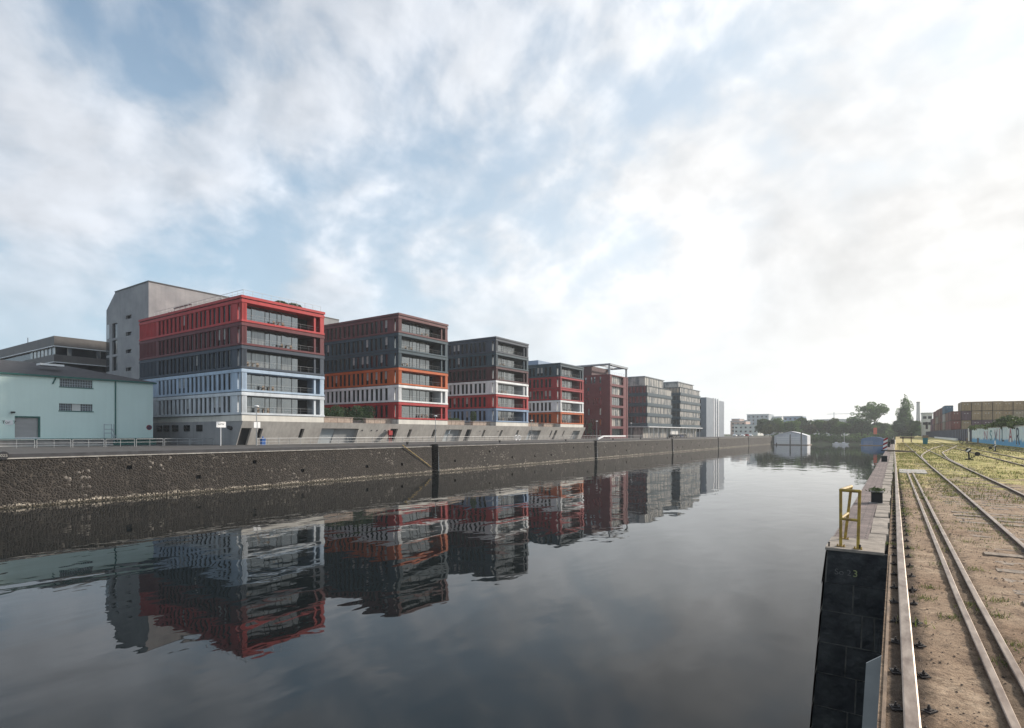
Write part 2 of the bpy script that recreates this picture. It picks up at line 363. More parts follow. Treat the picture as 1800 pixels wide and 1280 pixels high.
def ground_mat():
    m = bpy.data.materials.new('yard_soil'); m.use_nodes = True; t = m.node_tree; nn = t.nodes; ll = t.links; b = nn['Principled BSDF']; b.inputs['Roughness'].default_value = .95; b.inputs['Specular IOR Level'].default_value = .15
    g = nn.new('ShaderNodeNewGeometry'); se = nn.new('ShaderNodeSeparateXYZ'); ll.new(g.outputs['Position'], se.inputs[0])
    def noi(scale, det=6, st=(1, 1, 1), ro=.6):
        mp = nn.new('ShaderNodeMapping'); mp.inputs['Scale'].default_value = st; ll.new(g.outputs['Position'], mp.inputs[0])
        n = nn.new('ShaderNodeTexNoise'); n.inputs['Scale'].default_value = scale; n.inputs['Detail'].default_value = det; n.inputs['Roughness'].default_value = ro; ll.new(mp.outputs[0], n.inputs['Vector']); return n.outputs[0]
    def rmp(f, st):
        n = nn.new('ShaderNodeValToRGB'); ll.new(f, n.inputs[0]); e = n.color_ramp.elements
        while len(e) < len(st): e.new(.5)
        for q, (p, c) in zip(e, st): q.position = p; q.color = (*c, 1) if isinstance(c, tuple) else (c, c, c, 1)
        return n.outputs[0]
    def mix(f, a, c):
        n = nn.new('ShaderNodeMix'); n.data_type = 'RGBA'
        for s_, v in ((n.inputs[0], f), (n.inputs[6], a), (n.inputs[7], c)):
            if isinstance(v, (int, float)): s_.default_value = v
            elif isinstance(v, tuple): s_.default_value = (*v, 1)
            else: ll.new(v, s_)
        return n.outputs[2]
    def mth(op, a, bb, cl=False):
        n = nn.new('ShaderNodeMath'); n.operation = op; n.use_clamp = cl
        for i, v in enumerate((a, bb)):
            if isinstance(v, (int, float)): n.inputs[i].default_value = v
            else: ll.new(v, n.inputs[i])
        return n.outputs[0]
    soil = rmp(noi(3.0, 10, ro=.7), [(.30, (.17, .115, .082)), (.48, (.38, .275, .19)), (.66, (.56, .43, .31))])
    soil = mix(rmp(noi(.75, 7, ro=.65), [(.44, 0.), (.60, .85)]), soil, rmp(noi(8, 6), [(.3, (.19, .12, .075)), (.7, (.36, .25, .17))]))
    peb = rmp(noi(55, 3), [(.30, .45), (.48, 1.)])
    pb = nn.new('ShaderNodeMix'); pb.data_type = 'RGBA'; pb.blend_type = 'MULTIPLY'; pb.inputs[0].default_value = .8; ll.new(soil, pb.inputs[6]); ll.new(peb, pb.inputs[7]); soil = pb.outputs[2]
    crumb = rmp(noi(15, 8, ro=.75), [(.36, .42), (.47, .92), (.62, 1.12)])
    pc = nn.new('ShaderNodeMix'); pc.data_type = 'RGBA'; pc.blend_type = 'MULTIPLY'; pc.inputs[0].default_value = .85; ll.new(soil, pc.inputs[6]); ll.new(crumb, pc.inputs[7]); soil = pc.outputs[2]
    grass = rmp(noi(1.6, 9, ro=.75), [(.28, (.13, .14, .04)), (.42, (.30, .28, .08)), (.54, (.48, .40, .17)), (.70, (.66, .53, .33))])
    far = mth('MULTIPLY', mth('SUBTRACT', se.outputs[1], 17.0), .045, True)
    cov = mth('ADD', mth('MULTIPLY', far, .80), mth('MULTIPLY', mth('SUBTRACT', noi(.9, 8), .5), 1.5))
    # dry straw strip between the crane rail and the first track
    c = mix(rmp(cov, [(.28, 0.), (.52, 1.)]), soil, grass)
    st = mth('MULTIPLY', far, rmp(mth('MULTIPLY', se.outputs[0], .5), [(.0, 1.), (.6, .8), (1., .0)]))
    c = mix(mth('MULTIPLY', st, rmp(noi(.8, 6), [(.35, .25), (.6, .9)])), c, rmp(noi(4, 8), [(.3, (.34, .25, .11)), (.7, (.62, .48, .26))]))
    ax = mth('ABSOLUTE', mth('SUBTRACT', se.outputs[0], .07), 0.0)
    oil = rmp(mth('ADD', ax, mth('MULTIPLY', mth('SUBTRACT', noi(9, 6), .5), .16)), [(.09, 1.), (.19, 0.)])
    c = mix(mth('MULTIPLY', mth('MULTIPLY', oil, mth('SUBTRACT', 1.0, far)), .8), c, (.055, .042, .034))
    ax2 = mth('ABSOLUTE', mth('SUBTRACT', se.outputs[0], .67), 0.0)
    oil2 = rmp(mth('ADD', ax2, mth('MULTIPLY', mth('SUBTRACT', noi(6, 6), .5), .2)), [(.10, 1.), (.20, 0.)])
    c = mix(mth('MULTIPLY', mth('MULTIPLY', oil2, mth('SUBTRACT', 1.0, far)), .6), c, (.085, .065, .048))
    ll.new(c, b.inputs['Base Color'])
    h = mth('ADD', mth('MULTIPLY', noi(22, 8, ro=.7), 1.0), mth('MULTIPLY', noi(70, 4), .5))
    bp = nn.new('ShaderNodeBump'); bp.inputs['Distance'].default_value = .03; ll.new(h, bp.inputs['Height']); ll.new(bp.outputs[0], b.inputs['Normal'])
    return m
M['yard'] = ground_mat()

def water_mat():
    m = bpy.data.materials.new('harbour_water'); m.use_nodes = True; t = m.node_tree; nn = t.nodes; ll = t.links; b = nn['Principled BSDF']
    b.inputs['Base Color'].default_value = (.006, .009, .010, 1); b.inputs['Roughness'].default_value = .015; b.inputs['IOR'].default_value = 1.31; b.inputs['Specular IOR Level'].default_value = .5
    g = nn.new('ShaderNodeNewGeometry')
    def noi(scale, det, st, rz=0, dist=0):
        mp = nn.new('ShaderNodeMapping'); mp.inputs['Scale'].default_value = st; mp.inputs['Rotation'].default_value = (0, 0, rz); ll.new(g.outputs['Position'], mp.inputs[0])
        n = nn.new('ShaderNodeTexNoise'); n.inputs['Scale'].default_value = scale; n.inputs['Detail'].default_value = det; n.inputs['Distortion'].default_value = dist; ll.new(mp.outputs[0], n.inputs['Vector']); return n.outputs[0]
    def mth(op, a, bb):
        n = nn.new('ShaderNodeMath'); n.operation = op
        for i, v in enumerate((a, bb)):
            if isinstance(v, (int, float)): n.inputs[i].default_value = v
            else: ll.new(v, n.inputs[i])
        return n.outputs[0]
    a = noi(.30, 2, (1.0, .55, 1), R(20), .4)
    c = noi(1.1, 2, (1, .6, 1), R(-15), .3)
    patch = noi(.035, 2, (1, 1, 1))
    h = mth('ADD', mth('MULTIPLY', a, 1.0), mth('MULTIPLY', mth('MULTIPLY', c, .16), mth('MULTIPLY', patch, 1.6)))
    bp = nn.new('ShaderNodeBump'); bp.inputs['Distance'].default_value = .034; ll.new(h, bp.inputs['Height']); ll.new(bp.outputs[0], b.inputs['Normal'])
    return m
M['water'] = water_mat()

# ------------------------------------------------------------------ setting: water, ground, banks
random.seed(3)
w = MB(); w.poly([(-66, -200, 0), (4, -200, 0), (4, 395, 0), (-66, 395, 0)])
tag(w.build('water', M['water'], origin=(0, 0, 0)), kind='structure')

def steps(a, b, s):
    n = max(1, round((b - a) / s)); return [a + (b - a) * i / n for i in range(n)]
xs = steps(-.10, 5.5, .05) + steps(5.5, 9, .25) + steps(9, 40, 3) + [40, 120, 500, 1200]
ys = [-200, -20] + steps(2, 17, .055) + steps(17, 45, .22) + steps(45, 110, 1.5) + steps(110, 400, 15) + [400, 700, 1400]
RAILS_X = (.06, .58, .76, 1.69, 3.10)
def ghei(x, y):
    if y < 1 or y > 60 or x > 8.9: return 0
    k = max(0, min(1, (60 - y) / 20)) * max(0, min(1, (8.9 - x) / 2))
    h = .013 * noise.noise(Vector((x * 1.1, y * 1.1, 0))) + .014 * noise.noise(Vector((x * 5, y * 5, 3))) + .012 * noise.noise(Vector((x * 13, y * 13, 7))) - .012
    if x < .03: h = min(h, -.02)
    return h * k
g = MB(); nx = len(xs)
for y in ys:
    for x in xs: g.v.append((x, y, GZ + ghei(x, y)))
for j in range(len(ys) - 1):
    for i in range(nx - 1):
        a = j * nx + i; g.f.append((a, a + 1, a + 1 + nx, a + nx)); g.m.append(0)
go = g.build('ground', M['yard'], origin=(0, 0, 0), smooth=True); tag(go, kind='structure')

w = MB(); w.poly([(-65, -200, GZ), (-65, 392, GZ), (-1200, 392, GZ), (-1200, -200, GZ)])
tag(w.build('promenade', M['asphalt'], origin=(0, 0, 0)), kind='structure')
M['bankgreen'] = pm('bank_vegetation', (.07, .095, .035), (.045, .05, .028), .3, .95, bump=.1, bscale=2)
w = MB()
w.poly([(-66, 380, -.3), (-1, 380, -.3), (-1, 392, 3.2), (-66, 392, 3.2)])
w.poly([(-66, 392, 3.2), (-1, 392, 3.2), (-1, 410, 4.69), (-66, 410, 4.69)])
w.poly([(-66, 410, 4.69), (-.1, 410, 4.69), (-.1, 1400, 4.69), (-66, 1400, 4.69)])
w.poly([(-65, 392, GZ - .01), (-65, 1400, GZ - .01), (-1200, 1400, GZ - .01), (-1200, 392, GZ - .01)])
tag(w.build('riverbank', M['bankgreen'], origin=(0, 0, 0)), kind='structure')

# ------------------------------------------------------------------ left quay wall
QX = -64.0
NICH = [9, 70.5, 132, 192.5, 254, 315]
q = thing('quay_wall', 'long dark basalt quay wall across the water with upright ladder niches', 'quay wall', (QX, 100, 0))
segs = []; y = -60
for n_ in NICH: segs.append((y, n_)); y = n_ + 1.7
segs.append((y, 392))
hseed = random.Random(5)
for i, (a, b) in enumerate(segs):
    holes = []; c = a + 4
    while c < b - 3:
        zz_ = hseed.choice([1.5, 2.9]); holes.append((c, c + .5, zz_, zz_ + .42)); c += hseed.uniform(6, 11)
    m_ = MB(); f = lambda u, v, d: (QX - d - (v * .05), u, v)
    m_.grid_wall([a, b], [-1, 4.297], holes, f, .35)
    m_.mat(1)
    for h in holes: m_.poly([f(h[0], h[2], .35), f(h[1], h[2], .35), f(h[1], h[3], .35), f(h[0], h[3], .35)])
    m_.mat(0)
    for yy in (a, b):
        m_.poly([(QX, yy, -1), (QX - .21, yy, 4.2), (QX - .24, yy, GZ - .003), (QX - 2, yy, GZ - .003), (QX - 2, yy, -1)])
    m_.build('wall_section', [M['quay'], M['gap']], q)
    m_ = MB(); m_.box(QX - .75, QX - .10, a + .003, b - .003, 4.30, 4.40); m_.build('ledge', M['coping'], q)
    m_ = MB(); m_.box(QX - 1.05, QX - .35, a + .003, b - .003, 4.41, GZ + .03); m_.build('kerb', M['roof_dark'], q)
for n_ in NICH:
    m_ = MB(); m_.box(QX - 2.0, QX - 1.6, n_, n_ + 1.7, -1, GZ + .02); m_.build('niche_back', M['blockdark'], q)
    m_ = MB()
    for s_ in (.55, 1.0): m_.tube((QX - 1.5, n_ + s_, 0), (QX - 1.5, n_ + s_, 4.9), .025)
    for k in range(15): m_.tube((QX - 1.5, n_ + .55, .3 + k * .3), (QX - 1.5, n_ + 1.0, .3 + k * .3), .018, 6)
    m_.build('ladder', M['darkmetal'], q)
m_ = MB(); yA, yB = ygx(707, QX), ygx(757, QX)
for dz in (0,): m_.tube((QX + .06, yA, 4.75), (QX + .10, yB, 1.0), .055)
for k in range(7):
    t = (k + .5) / 7; m_.tube((QX - .12, yA + (yB - yA) * t, 4.6 - 3.75 * t), (QX + .08, yA + (yB - yA) * t, 4.65 - 3.75 * t), .03, 6)
tag(m_.build('handrail', M['yellow']), 'pale yellow handrail running diagonally down the dark quay wall to the niche', 'handrail')
# numbered round plate at the left end
def text(name, s, size, loc, rot, mat, parent=None, ext=.01, sx=1, label=None):
    c = bpy.data.curves.new(name, 'FONT'); c.body = s; c.size = size; c.extrude = ext; c.align_x = 'CENTER'; c.align_y = 'CENTER'
    o = bpy.data.objects.new('tmp_text', c); COL.objects.link(o); bpy.context.view_layer.update()
    me = bpy.data.meshes.new_from_object(o.evaluated_get(bpy.context.evaluated_depsgraph_get()))
    COL.objects.unlink(o); bpy.data.objects.remove(o)
    me.materials.clear(); me.materials.append(mat)
    r = link(name, me, parent, loc); r.rotation_euler = rot; r.scale = (sx, 1, 1); return r
FX = (R(90), 0, R(90))                     # faces +X, reads towards +Y
FNX = (R(90), 0, R(-90))                   # faces -X, reads towards -Y
FNY = (R(90), 0, 0)                        # faces -Y
yP = ygx(7, QX)
m_ = MB(); m_.tube((QX - .36, yP, 4.62), (QX - .02, yP, 4.62), .36, 20)
pl = m_.build('number_plate', M['gap'], origin=(QX - .3, yP, 4.62)); tag(pl, 'round dark plate numbered 025 on the rim of the far quay wall', 'plate')
text('numerals', '025', .34, (QX - .005, yP, 4.62), FX, M['coping'], pl, sx=1)

# ------------------------------------------------------------------ right quay
BX = -.926                                 # outer edge of the near quay block
BY = 10.45
q = thing('quay_edge_wall', 'near stone quay wall with a block-built dark end face beneath the yellow rail', 'quay wall', (-.5, BY, 0))
m_ = MB()
m_.poly([(BX - .36, BY, -.6), (-.09, BY, -.6), (-.09, BY, GZ - .08), (BX, BY, GZ - .08)])
m_.poly([(BX - .36, BY, -.6), (BX, BY, GZ - .08), (BX, 400, GZ - .08), (BX - .36, 400, -.6)])
m_.build('backing_wall', M['mortar'], q)
m_ = MB(); rb = random.Random(9)           # courses of the end face, laid 3 cm proud
z0 = GZ - .55; zz_ = z0
m_.prism([(BX - .005, BY - .03, z0), (-.095, BY - .03, z0), (-.095, BY - .03, GZ - .02), (BX + .02, BY - .03, GZ - .02)], (0, .03, 0))
hts = [.47, .52, .50, .55, .5, .52, .5, .55, .5]
for k, h_ in enumerate(hts):
    a = zz_ - h_; xl = lambda z: BX - (GZ - z) * .077
    splits = [0, .48 + rb.uniform(-.08, .08), 1] if k % 2 == 0 else [0, .66 + rb.uniform(-.1, .1), 1]
    if k == 1: splits = [0, .62, .8, 1]
    for s0, s1 in zip(splits[:-1], splits[1:]):
        g_ = .011; p = []
        for zc in (a + g_, zz_ - g_):
            L0, R0 = xl(zc), -.095
            p.append((L0 + (R0 - L0) * s0 + g_, zc)); p.append((L0 + (R0 - L0) * s1 - g_, zc))
        pr = rb.uniform(.018, .032)
        m_.prism([(p[0][0], BY - pr, p[0][1]), (p[1][0], BY - pr, p[1][1]), (p[3][0], BY - pr, p[3][1]), (p[2][0], BY - pr, p[2][1])], (0, pr, 0))
    zz_ = a
m_.build('block_face', M['blockdark'], q)
m_ = MB(); m_.poly([(BX - .08, BY - .03, GZ - .6), (BX - .01, BY - .03, GZ - .02), (BX - .01, 400, GZ - .02), (BX - .3, 400, GZ - 4)])
# channel-side face in large stones
for k in range(60):
    y0_ = BY + k * 1.2
    for j in range(8):
        za, zb_ = GZ - .55 - .52 * (j + 1), GZ - .55 - .52 * j
        o_ = .6 * (j % 2)
        if k == 0 and o_: o_ = 0
        xo = lambda z: BX - (GZ - z) * .077 - .02
        m_.poly([(xo(za), y0_ + o_ + .01, za + .008), (xo(za), y0_ + o_ + 1.19, za + .008), (xo(zb_), y0_ + o_ + 1.19, zb_ - .008), (xo(zb_), y0_ + o_ + .01, zb_ - .008)])
m_.build('channel_face', M['blockdark'], q)
m_ = MB(); m_.box(BX - .02, -.15, BY - .05, 11.55, GZ - .030, GZ + .012); m_.build('end_slab', M['edge'], q)
m_ = MB(); m_.box(BX, -.40, 11.553, 200, GZ - .16, GZ + .008); m_.build('paving', M['purple_brick'], q)
m_ = MB(); k = BY + .0; rb = random.Random(4)
yy = 11.553
while yy < 120:
    ln = rb.uniform(.7, 1.0); dz = rb.uniform(-.012, .012)
    m_.box(-.397 + rb.uniform(-.01, .01), -.13 + rb.uniform(-.02, .02), yy + .01, yy + ln - .01, GZ - .16, GZ + .02 + dz); yy += ln
m_.build('edge_stones', M['edge'], q)
m_ = MB(); m_.box(-.088, -.062, 1.0, BY - .053, -.5, GZ - .05); m_.build('near_face', M['blockdark'], q)
m_ = MB(); m_.box(-.078, -.055, 1.0, BY - .053, GZ - .048, GZ - .008); m_.box(-.052, .0, 1.0, BY - .053, GZ - .20, GZ - .03); m_.build('near_coping', pm('edge_timber', (.26, .18, .12), (.12, .085, .06), 7, .85, bump=.006, stretch=(1, .5, 1)), q)
text('graffiti_tag', 'So 2', .13, (-.70, BY - .034, GZ - .37), FNY, pm('tag_grey', (.16, .16, .15), (.07, .07, .07), 22), q, ext=.002); text('graffiti_tag', '3', .15, (-.53, BY - .034, GZ - .37), FNY, pm('tag_yellow', (.34, .38, .16), (.2, .22, .1), 20), q, ext=.002)
# steel fender plate
m_ = MB()
m_.prism([(-.092, 6.9, 4.30), (-.255, 6.9, 4.17), (-.46, 6.9, .4), (-.092, 6.9, .4)], (0, .02, 0))
tag(m_.build('fender_plate', M['plate']), 'grey steel plate with a slanted top standing against the near quay wall', 'steel plate')
# yellow ladder rail
m_t = thing('ladder_handrail', 'yellow tubular grab rail on three posts at the corner of the near quay', 'handrail', (-.7, 10.7, GZ))
def gp(px, py, z): return (*gnd(px, py, z), z)
FLb, FRb, BLb = (-.742, 10.60, GZ), (-.50, 10.52, GZ), (-.735, 11.40, GZ)
hgt = .93
posts = [(FLb, (-.742, 10.60, GZ + hgt)), (FRb, (-.475, 10.52, GZ + hgt)), (BLb, (-.64, 11.40, GZ + hgt))]
for a, b in posts:
    m_ = MB(); m_.tube(a, b, .023, 12); m_.build('post', M['yellow'], m_t, smooth=False)
    m_ = MB(); m_.box(a[0] - .06, a[0] + .06, a[1] - .05, a[1] + .05, GZ + .012, GZ + .026)
    for sx_, sy_ in ((-.045, -.035), (.045, -.035), (-.045, .035), (.045, .035)): m_.tube((a[0] + sx_, a[1] + sy_, GZ + .026), (a[0] + sx_, a[1] + sy_, GZ + .045), .009, 6)
    m_.build('foot_plate', M['yellow'], m_t)
for zf, nm in ((1.0, 'top_bar'), (.50, 'middle_bar')):
    m_ = MB(); z_ = GZ + hgt * zf
    p = [Vector(posts[i][0]).lerp(Vector(posts[i][1]), zf) for i in range(3)]
    m_.tube(p[0], p[1], .026 if zf == 1 else .022, 12); m_.tube(p[0], p[2], .026 if zf == 1 else .022, 12)
    if zf == 1:
        for c_ in p: m_.ball(c_, .027, 10, 6)
    m_.build(nm, M['yellow'], m_t)
for x_ in (-.90, -.47):
    m_ = MB(); m_.tube((x_, 10.50, GZ + .012), (x_, 10.50, GZ + .07), .012, 8); m_.ball((x_, 10.50, GZ + .075), .016, 8, 5)
    tag(m_.build('anchor_bolt', M['rust_dark']), 'small rusty bolt standing on the quay slab ' + ('at the water side corner' if x_ < -.7 else 'right of the yellow rail'), 'bolt')

# rails --------------------------------------------------------------------
def rail_mesh(pts, hw, zt, name, parent, foot=.06, flat=False):
    """running rail along a list of (x,y): rusty web and foot with a worn bright head"""
    P = [Vector((a, b, 0)) for a, b in pts]; n = len(P); m_ = MB()
    prof = [(-foot, -.10, 0), (-foot, -.085, 0), (-.012, -.06, 0), (-.012, -.035, 0), (-hw, -.028, 1), (-hw, -.006, 1), (-hw * .8, 0, 1), (hw * .8, 0, 1), (hw, -.006, 1), (hw, -.028, 0), (.012, -.035, 0), (.012, -.06, 0), (foot, -.085, 0), (foot, -.10, 0)]
    for i in range(n):
        d = (P[min(i + 1, n - 1)] - P[max(i - 1, 0)]).normalized(); s_ = Vector((d.y, -d.x, 0))
        for o_, z_, _ in prof: q_ = P[i] + s_ * o_; m_.v.append((q_.x, q_.y, zt + z_))
    k = len(prof)
    for i in range(n - 1):
        for j in range(k - 1):
            m_.f.append((i * k + j, i * k + j + 1, (i + 1) * k + j + 1, (i + 1) * k + j)); m_.m.append(1 if prof[j][2] and prof[j + 1][2] and j >= 5 and j <= 7 else 0)
    for base in (0, (n - 1) * k): m_.f.append(tuple(range(base, base + k))); m_.m.append(0)
    return m_.build(name, [M['rail_side'], M['rail']], parent)
clip = MB()                                # clamp with bolt, nut and washer
clip.box(-.045, .045, -.05, .05, 0, .018); clip.box(-.03, .03, -.022, .022, .018, .032); clip.tube((0, 0, .03), (0, 0, .06), .015, 6); clip.tube((0, 0, .06), (0, 0, .085), .009, 6)
clipm = clip.mesh('rail_clip', M['rust_dark'])
t = thing('crane_rail', 'wide pale crane rail along the quay edge, bolted down with dark clips', 'rail', (.06, 20, GZ))
pA = [(.085, 1.5), (.085, 4.3), (.06, 10), (.02, 25), (-.02, 40), (-.15, 80), (-.45, 140)]
rail_mesh(pA, .045, GZ + .045, 'rail', t, foot=.05)
def xat(pts, y):
    for (x0, y0), (x1, y1) in zip(pts[:-1], pts[1:]):
        if y0 <= y <= y1: return x0 + (x1 - x0) * (y - y0) / (y1 - y0)
    return pts[-1][0]
yy = 3.2; rb = random.Random(8); cnt = 0
while cnt < 98:
    st_ = .72 if yy < 12 else .55
    for s_ in (-1, 1):
        if rb.random() < .06: continue
        o = link('rail_clip', clipm, t, (xat(pA, yy) + s_ * (.085 if s_ < 0 else .10) + rb.uniform(-.006, .006), yy + rb.uniform(-.05, .05), GZ - .012 if s_ < 0 else GZ - .006)); o.rotation_euler = (rb.uniform(-.1, .1), rb.uniform(-.15, .15), rb.uniform(-.7, .7)); o.scale = (.7, .8, .55); cnt += 1
    yy += st_
t = thing('guide_rails', 'close-set pair of rusty rails ending at a pale plate', 'rail', (.68, 20, GZ))
for dx, nm in ((0, 0), (.165, 1)):
    rail_mesh([(.64 + dx * 1.1, 1.5), (.62 + dx, 4.2), (.57 + dx * 1.05, 8), (.54 + dx * 1.05, 14), (.48 + dx * 1.15, 26), (.44 + dx * 1.2, 33.2)], .028, GZ + .034, 'rail', t, foot=.04)
m_ = MB(); xa, ya = gnd(1586, 834); xb, yb = gnd(1625, 828)
m_.box(.14, 1.20, 32.0, 35.2, GZ - .05, GZ + .03)
tag(m_.build('cover_plate', M['coping']), 'pale rectangular slab where the close-set rail pair ends', 'slab')
trk = thing('railway_track', 'railway track nearest the water running to the buffer stop', 'track', (2.3, 40, GZ))
rail_mesh([(1.70, 1.5), (1.69, 9), (1.66, 25), (1.55, 45), (1.45, 80), (1.25, 146)], .033, GZ + .065, 'rail', trk)
rail_mesh([(3.14, 1.5), (3.12, 9), (3.09, 25), (2.98, 45), (2.88, 80), (2.70, 146)], .033, GZ + .065, 'rail', trk)
slm = MB(); slm.box(-1.25, 1.25, -.11, .11, -.12, .0); rb = random.Random(2)
slm = slm.mesh('sleeper', M['timber'])
for k in range(58):
    o = link('sleeper', slm, trk, (2.4 - k * .004, 8.2 + k * .63, GZ - .010 + rb.uniform(-.008, .006))); o.rotation_euler = (0, rb.uniform(-.006, .006), rb.uniform(-.02, .02))
def smooth_pts(pts, n=6):
    out = []; P = [Vector((*p, 0)) for p in pts]; P = [P[0]] + P + [P[-1]]
    for i in range(1, len(P) - 2):
        for k in range(n):
            t_ = k / n; a, b, c, d = P[i - 1:i + 3]
            q_ = .5 * ((2 * b) + (c - a) * t_ + (2 * a - 5 * b + 4 * c - d) * t_ ** 2 + (3 * b - 3 * c + d - a) * t_ ** 3); out.append((q_.x, q_.y))
    out.append(tuple(P[-1][:2])); return out
t = thing('track_crossover', 'curved switch rails crossing from the first track to the second', 'track', (3.5, 70, GZ))
rail_mesh(smooth_pts([(1.62, 44), (1.62, 52), (1.83, 58.8), (2.83, 73.7), (3.9, 87), (5.25, 100), (5.9, 108), (6.0, 118)]), .04, GZ + .075, 'rail', t)
rail_mesh(smooth_pts([(3.07, 40), (3.08, 50), (3.37, 59.8), (3.7, 67.8), (4.4, 74.8), (5.5, 86), (6.65, 97.5), (7.35, 106), (7.4, 116)]), .04, GZ + .075, 'rail', t)
for nm, xs_, lab in (('railway_track', (5.95, 7.43), 'middle railway track right of the switch'), ('railway_track', (10.3, 11.7), 'railway track nearest the graffiti wall')):
    t = thing(nm, lab, 'track', (xs_[0], 60, GZ))
    for x_ in xs_: rail_mesh([(x_, 15), (x_, 60), (x_ + .05, 100), (x_ + .2, 128 if xs_[0] > 9 else 240)], .033, GZ + .07, 'rail', t)
def buffer_stop(x0, x1, y, lab, low=False):
    t = thing('buffer_stop', lab, 'buffer stop', ((x0 + x1) / 2, y, GZ))
    for x_ in (x0, x1):
        m_ = MB(); m_.box(x_ - .1, x_ + .1, y - .1, y + .1, GZ, GZ + 1.05); m_.prism([(x_ - .05, y + .1, GZ + .95), (x_ - .05, y + 1.1, GZ), (x_ - .05, y + .9, GZ), (x_ - .05, y + .1, GZ + .75)], (.1, 0, 0)); m_.build('post', M['timber'], t)
    m_ = MB()
    if low:
        m_.box(x0 - .3, x1 + .3, y - .3, y - .103, GZ, GZ + .22); m_.build('beam', M['timber'], t); return
    m_.box(x0 - .55, x1 + .55, y - .32, y - .103, GZ + .78, GZ + 1.1); m_.build('beam', M['timber'], t)
    for x_ in (x0, x1):
        m_ = MB(); m_.tube((x_, y - .45, GZ + .94), (x_, y - .323, GZ + .94), .16, 12); m_.build('bumper', M['black'], t)
buffer_stop(1.25, 2.7, 147.5, 'dark timber buffer stop closing the track nearest the water')
buffer_stop(10.5, 12.0, 129, 'weathered stub posts with a low beam ending the track beside the navy fence', True)
def switch_lever(x, y, lab, flip=1, s=1):
    t = thing('switch_stand', lab, 'switch stand', (x, y, GZ))
    m_ = MB(); m_.box(x - .22 * s, x + .22 * s, y - .15, y + .15, GZ, GZ + .08); m_.tube((x, y, GZ + .08), (x - .03, y, GZ + .55 * s), .045); m_.build('stand', M['black'], t)
    m_ = MB(); m_.tube((x, y, GZ + .06), (x + .52 * s * flip, y, GZ + .42 * s), .028); m_.tube((x + .45 * s * flip, y - .07, GZ + .42 * s), (x + .45 * s * flip, y + .07, GZ + .42 * s), .15 * s, 14); m_.build('weight_lever', M['black'], t)
    m_ = MB(); m_.tube((x - .05, y - .1, GZ + .66 * s), (x - .05, y + .1, GZ + .66 * s), .16 * s, 14); m_.build('lantern', M['black'], t)
    m_ = MB(); m_.prism([(x - .19, y - .104, GZ + .58 * s), (x - .09, y - .104, GZ + .56 * s), (x + .09, y - .104, GZ + .74 * s), (x, y - .104, GZ + .78 * s)], (0, -.004, 0)); m_.build('lantern_stripe', M['signwhite'], t)
x_, y_ = gnd(1703.5, 808.4); switch_lever(x_, y_, 'black switch stand with white-striped lantern between the two nearer tracks')
x_, y_ = gnd(1750, 794); switch_lever(x_, y_, 'small switch stand with a white post beside the graffiti wall track', -1, .9)
m_ = MB(); m_.box(x_ - .06, x_ + .06, y_ + .3, y_ + .36, GZ, GZ + 1.1); tag(m_.build('marker_post', M['signwhite']), 'white marker post behind the small far switch stand', 'post')
x_, y_ = gnd(1690, 783); t = thing('ring_signal', 'dark ring-shaped track marker on a short post in the grass', 'track marker', (x_, y_, GZ))
m_ = MB(); m_.tube((x_ + .1, y_, GZ), (x_ + .1, y_, GZ + .4), .04); m_.build('post', M['black'], t)
m_ = MB(); 
for k in range(12):
    a, b = 2 * math.pi * k / 12, 2 * math.pi * (k + 1) / 12
    m_.tube((x_ + .22 * math.cos(a), y_, GZ + .55 + .22 * math.sin(a)), (x_ + .22 * math.cos(b), y_, GZ + .55 + .22 * math.sin(b)), .05, 6)
m_.build('ring', M['black'], t)
# bin, warning board, timber, end stop, mooring boxes
x_, y_ = gnd(1626.5, 781.5); t = thing('portable_bin', 'teal container with a brown lid standing on the grass between tracks', 'bin', (x_, y_, GZ))
m_ = MB(); m_.hexa([(x_ - .30, y_ - .3, GZ), (x_ + .30, y_ - .3, GZ), (x_ + .30, y_ + .3, GZ), (x_ - .30, y_ + .3, GZ), (x_ - .36, y_ - .35, GZ + 1.1), (x_ + .36, y_ - .35, GZ + 1.1), (x_ + .36, y_ + .35, GZ + 1.1), (x_ - .36, y_ + .35, GZ + 1.1)])
for k in range(3): m_.box(x_ - .3 + k * .24, x_ - .22 + k * .24, y_ - .40, y_ - .33, GZ + .2, GZ + 1.0)
m_.build('bin_body', M['teal'], t)
m_ = MB(); m_.box(x_ - .40, x_ + .42, y_ - .40, y_ + .40, GZ + 1.11, GZ + 1.45); m_.prism([(x_ - .40, y_ - .4, GZ + 1.45), (x_ + .42, y_ - .4, GZ + 1.45), (x_ + .3, y_ - .3, GZ + 1.55), (x_ - .3, y_ - .3, GZ + 1.55)], (0, .6, 0)); m_.build('lid', M['timber'], t)
x_, y_ = gnd(1556, 793); t = thing('warning_board', 'red and white striped warning board leaning at the quay edge', 'warning sign', (x_, y_, GZ))
m_ = MB(); m_.prism([(x_ - .22, y_, GZ + .05), (x_ + .16, y_, GZ + .05), (x_ + .22, y_ + .05, GZ + 1.32), (x_ - .12, y_ + .05, GZ + 1.32)], (0, .03, 0)); m_.build('board', M['signwhite'], t)
for k in range(3):
    z_ = .14 + k * .44; s0 = .03 * k; m_ = MB()
    m_.prism([(x_ - .215 + s0, y_ - .004, GZ + z_), (x_ - .215 + s0, y_ - .004, GZ + z_ + .19), (x_ + .165 + s0, y_ + .012, GZ + z_ + .42), (x_ + .165 + s0, y_ + .012, GZ + z_ + .23)], (0, -.006, 0)); m_.build('red_stripe', M['darkred'], t)
m_ = MB(); m_.box(x_ - .35, x_ + .35, y_ - .12, y_ + .22, GZ, GZ + .12); m_.build('foot_block', M['black'], t)
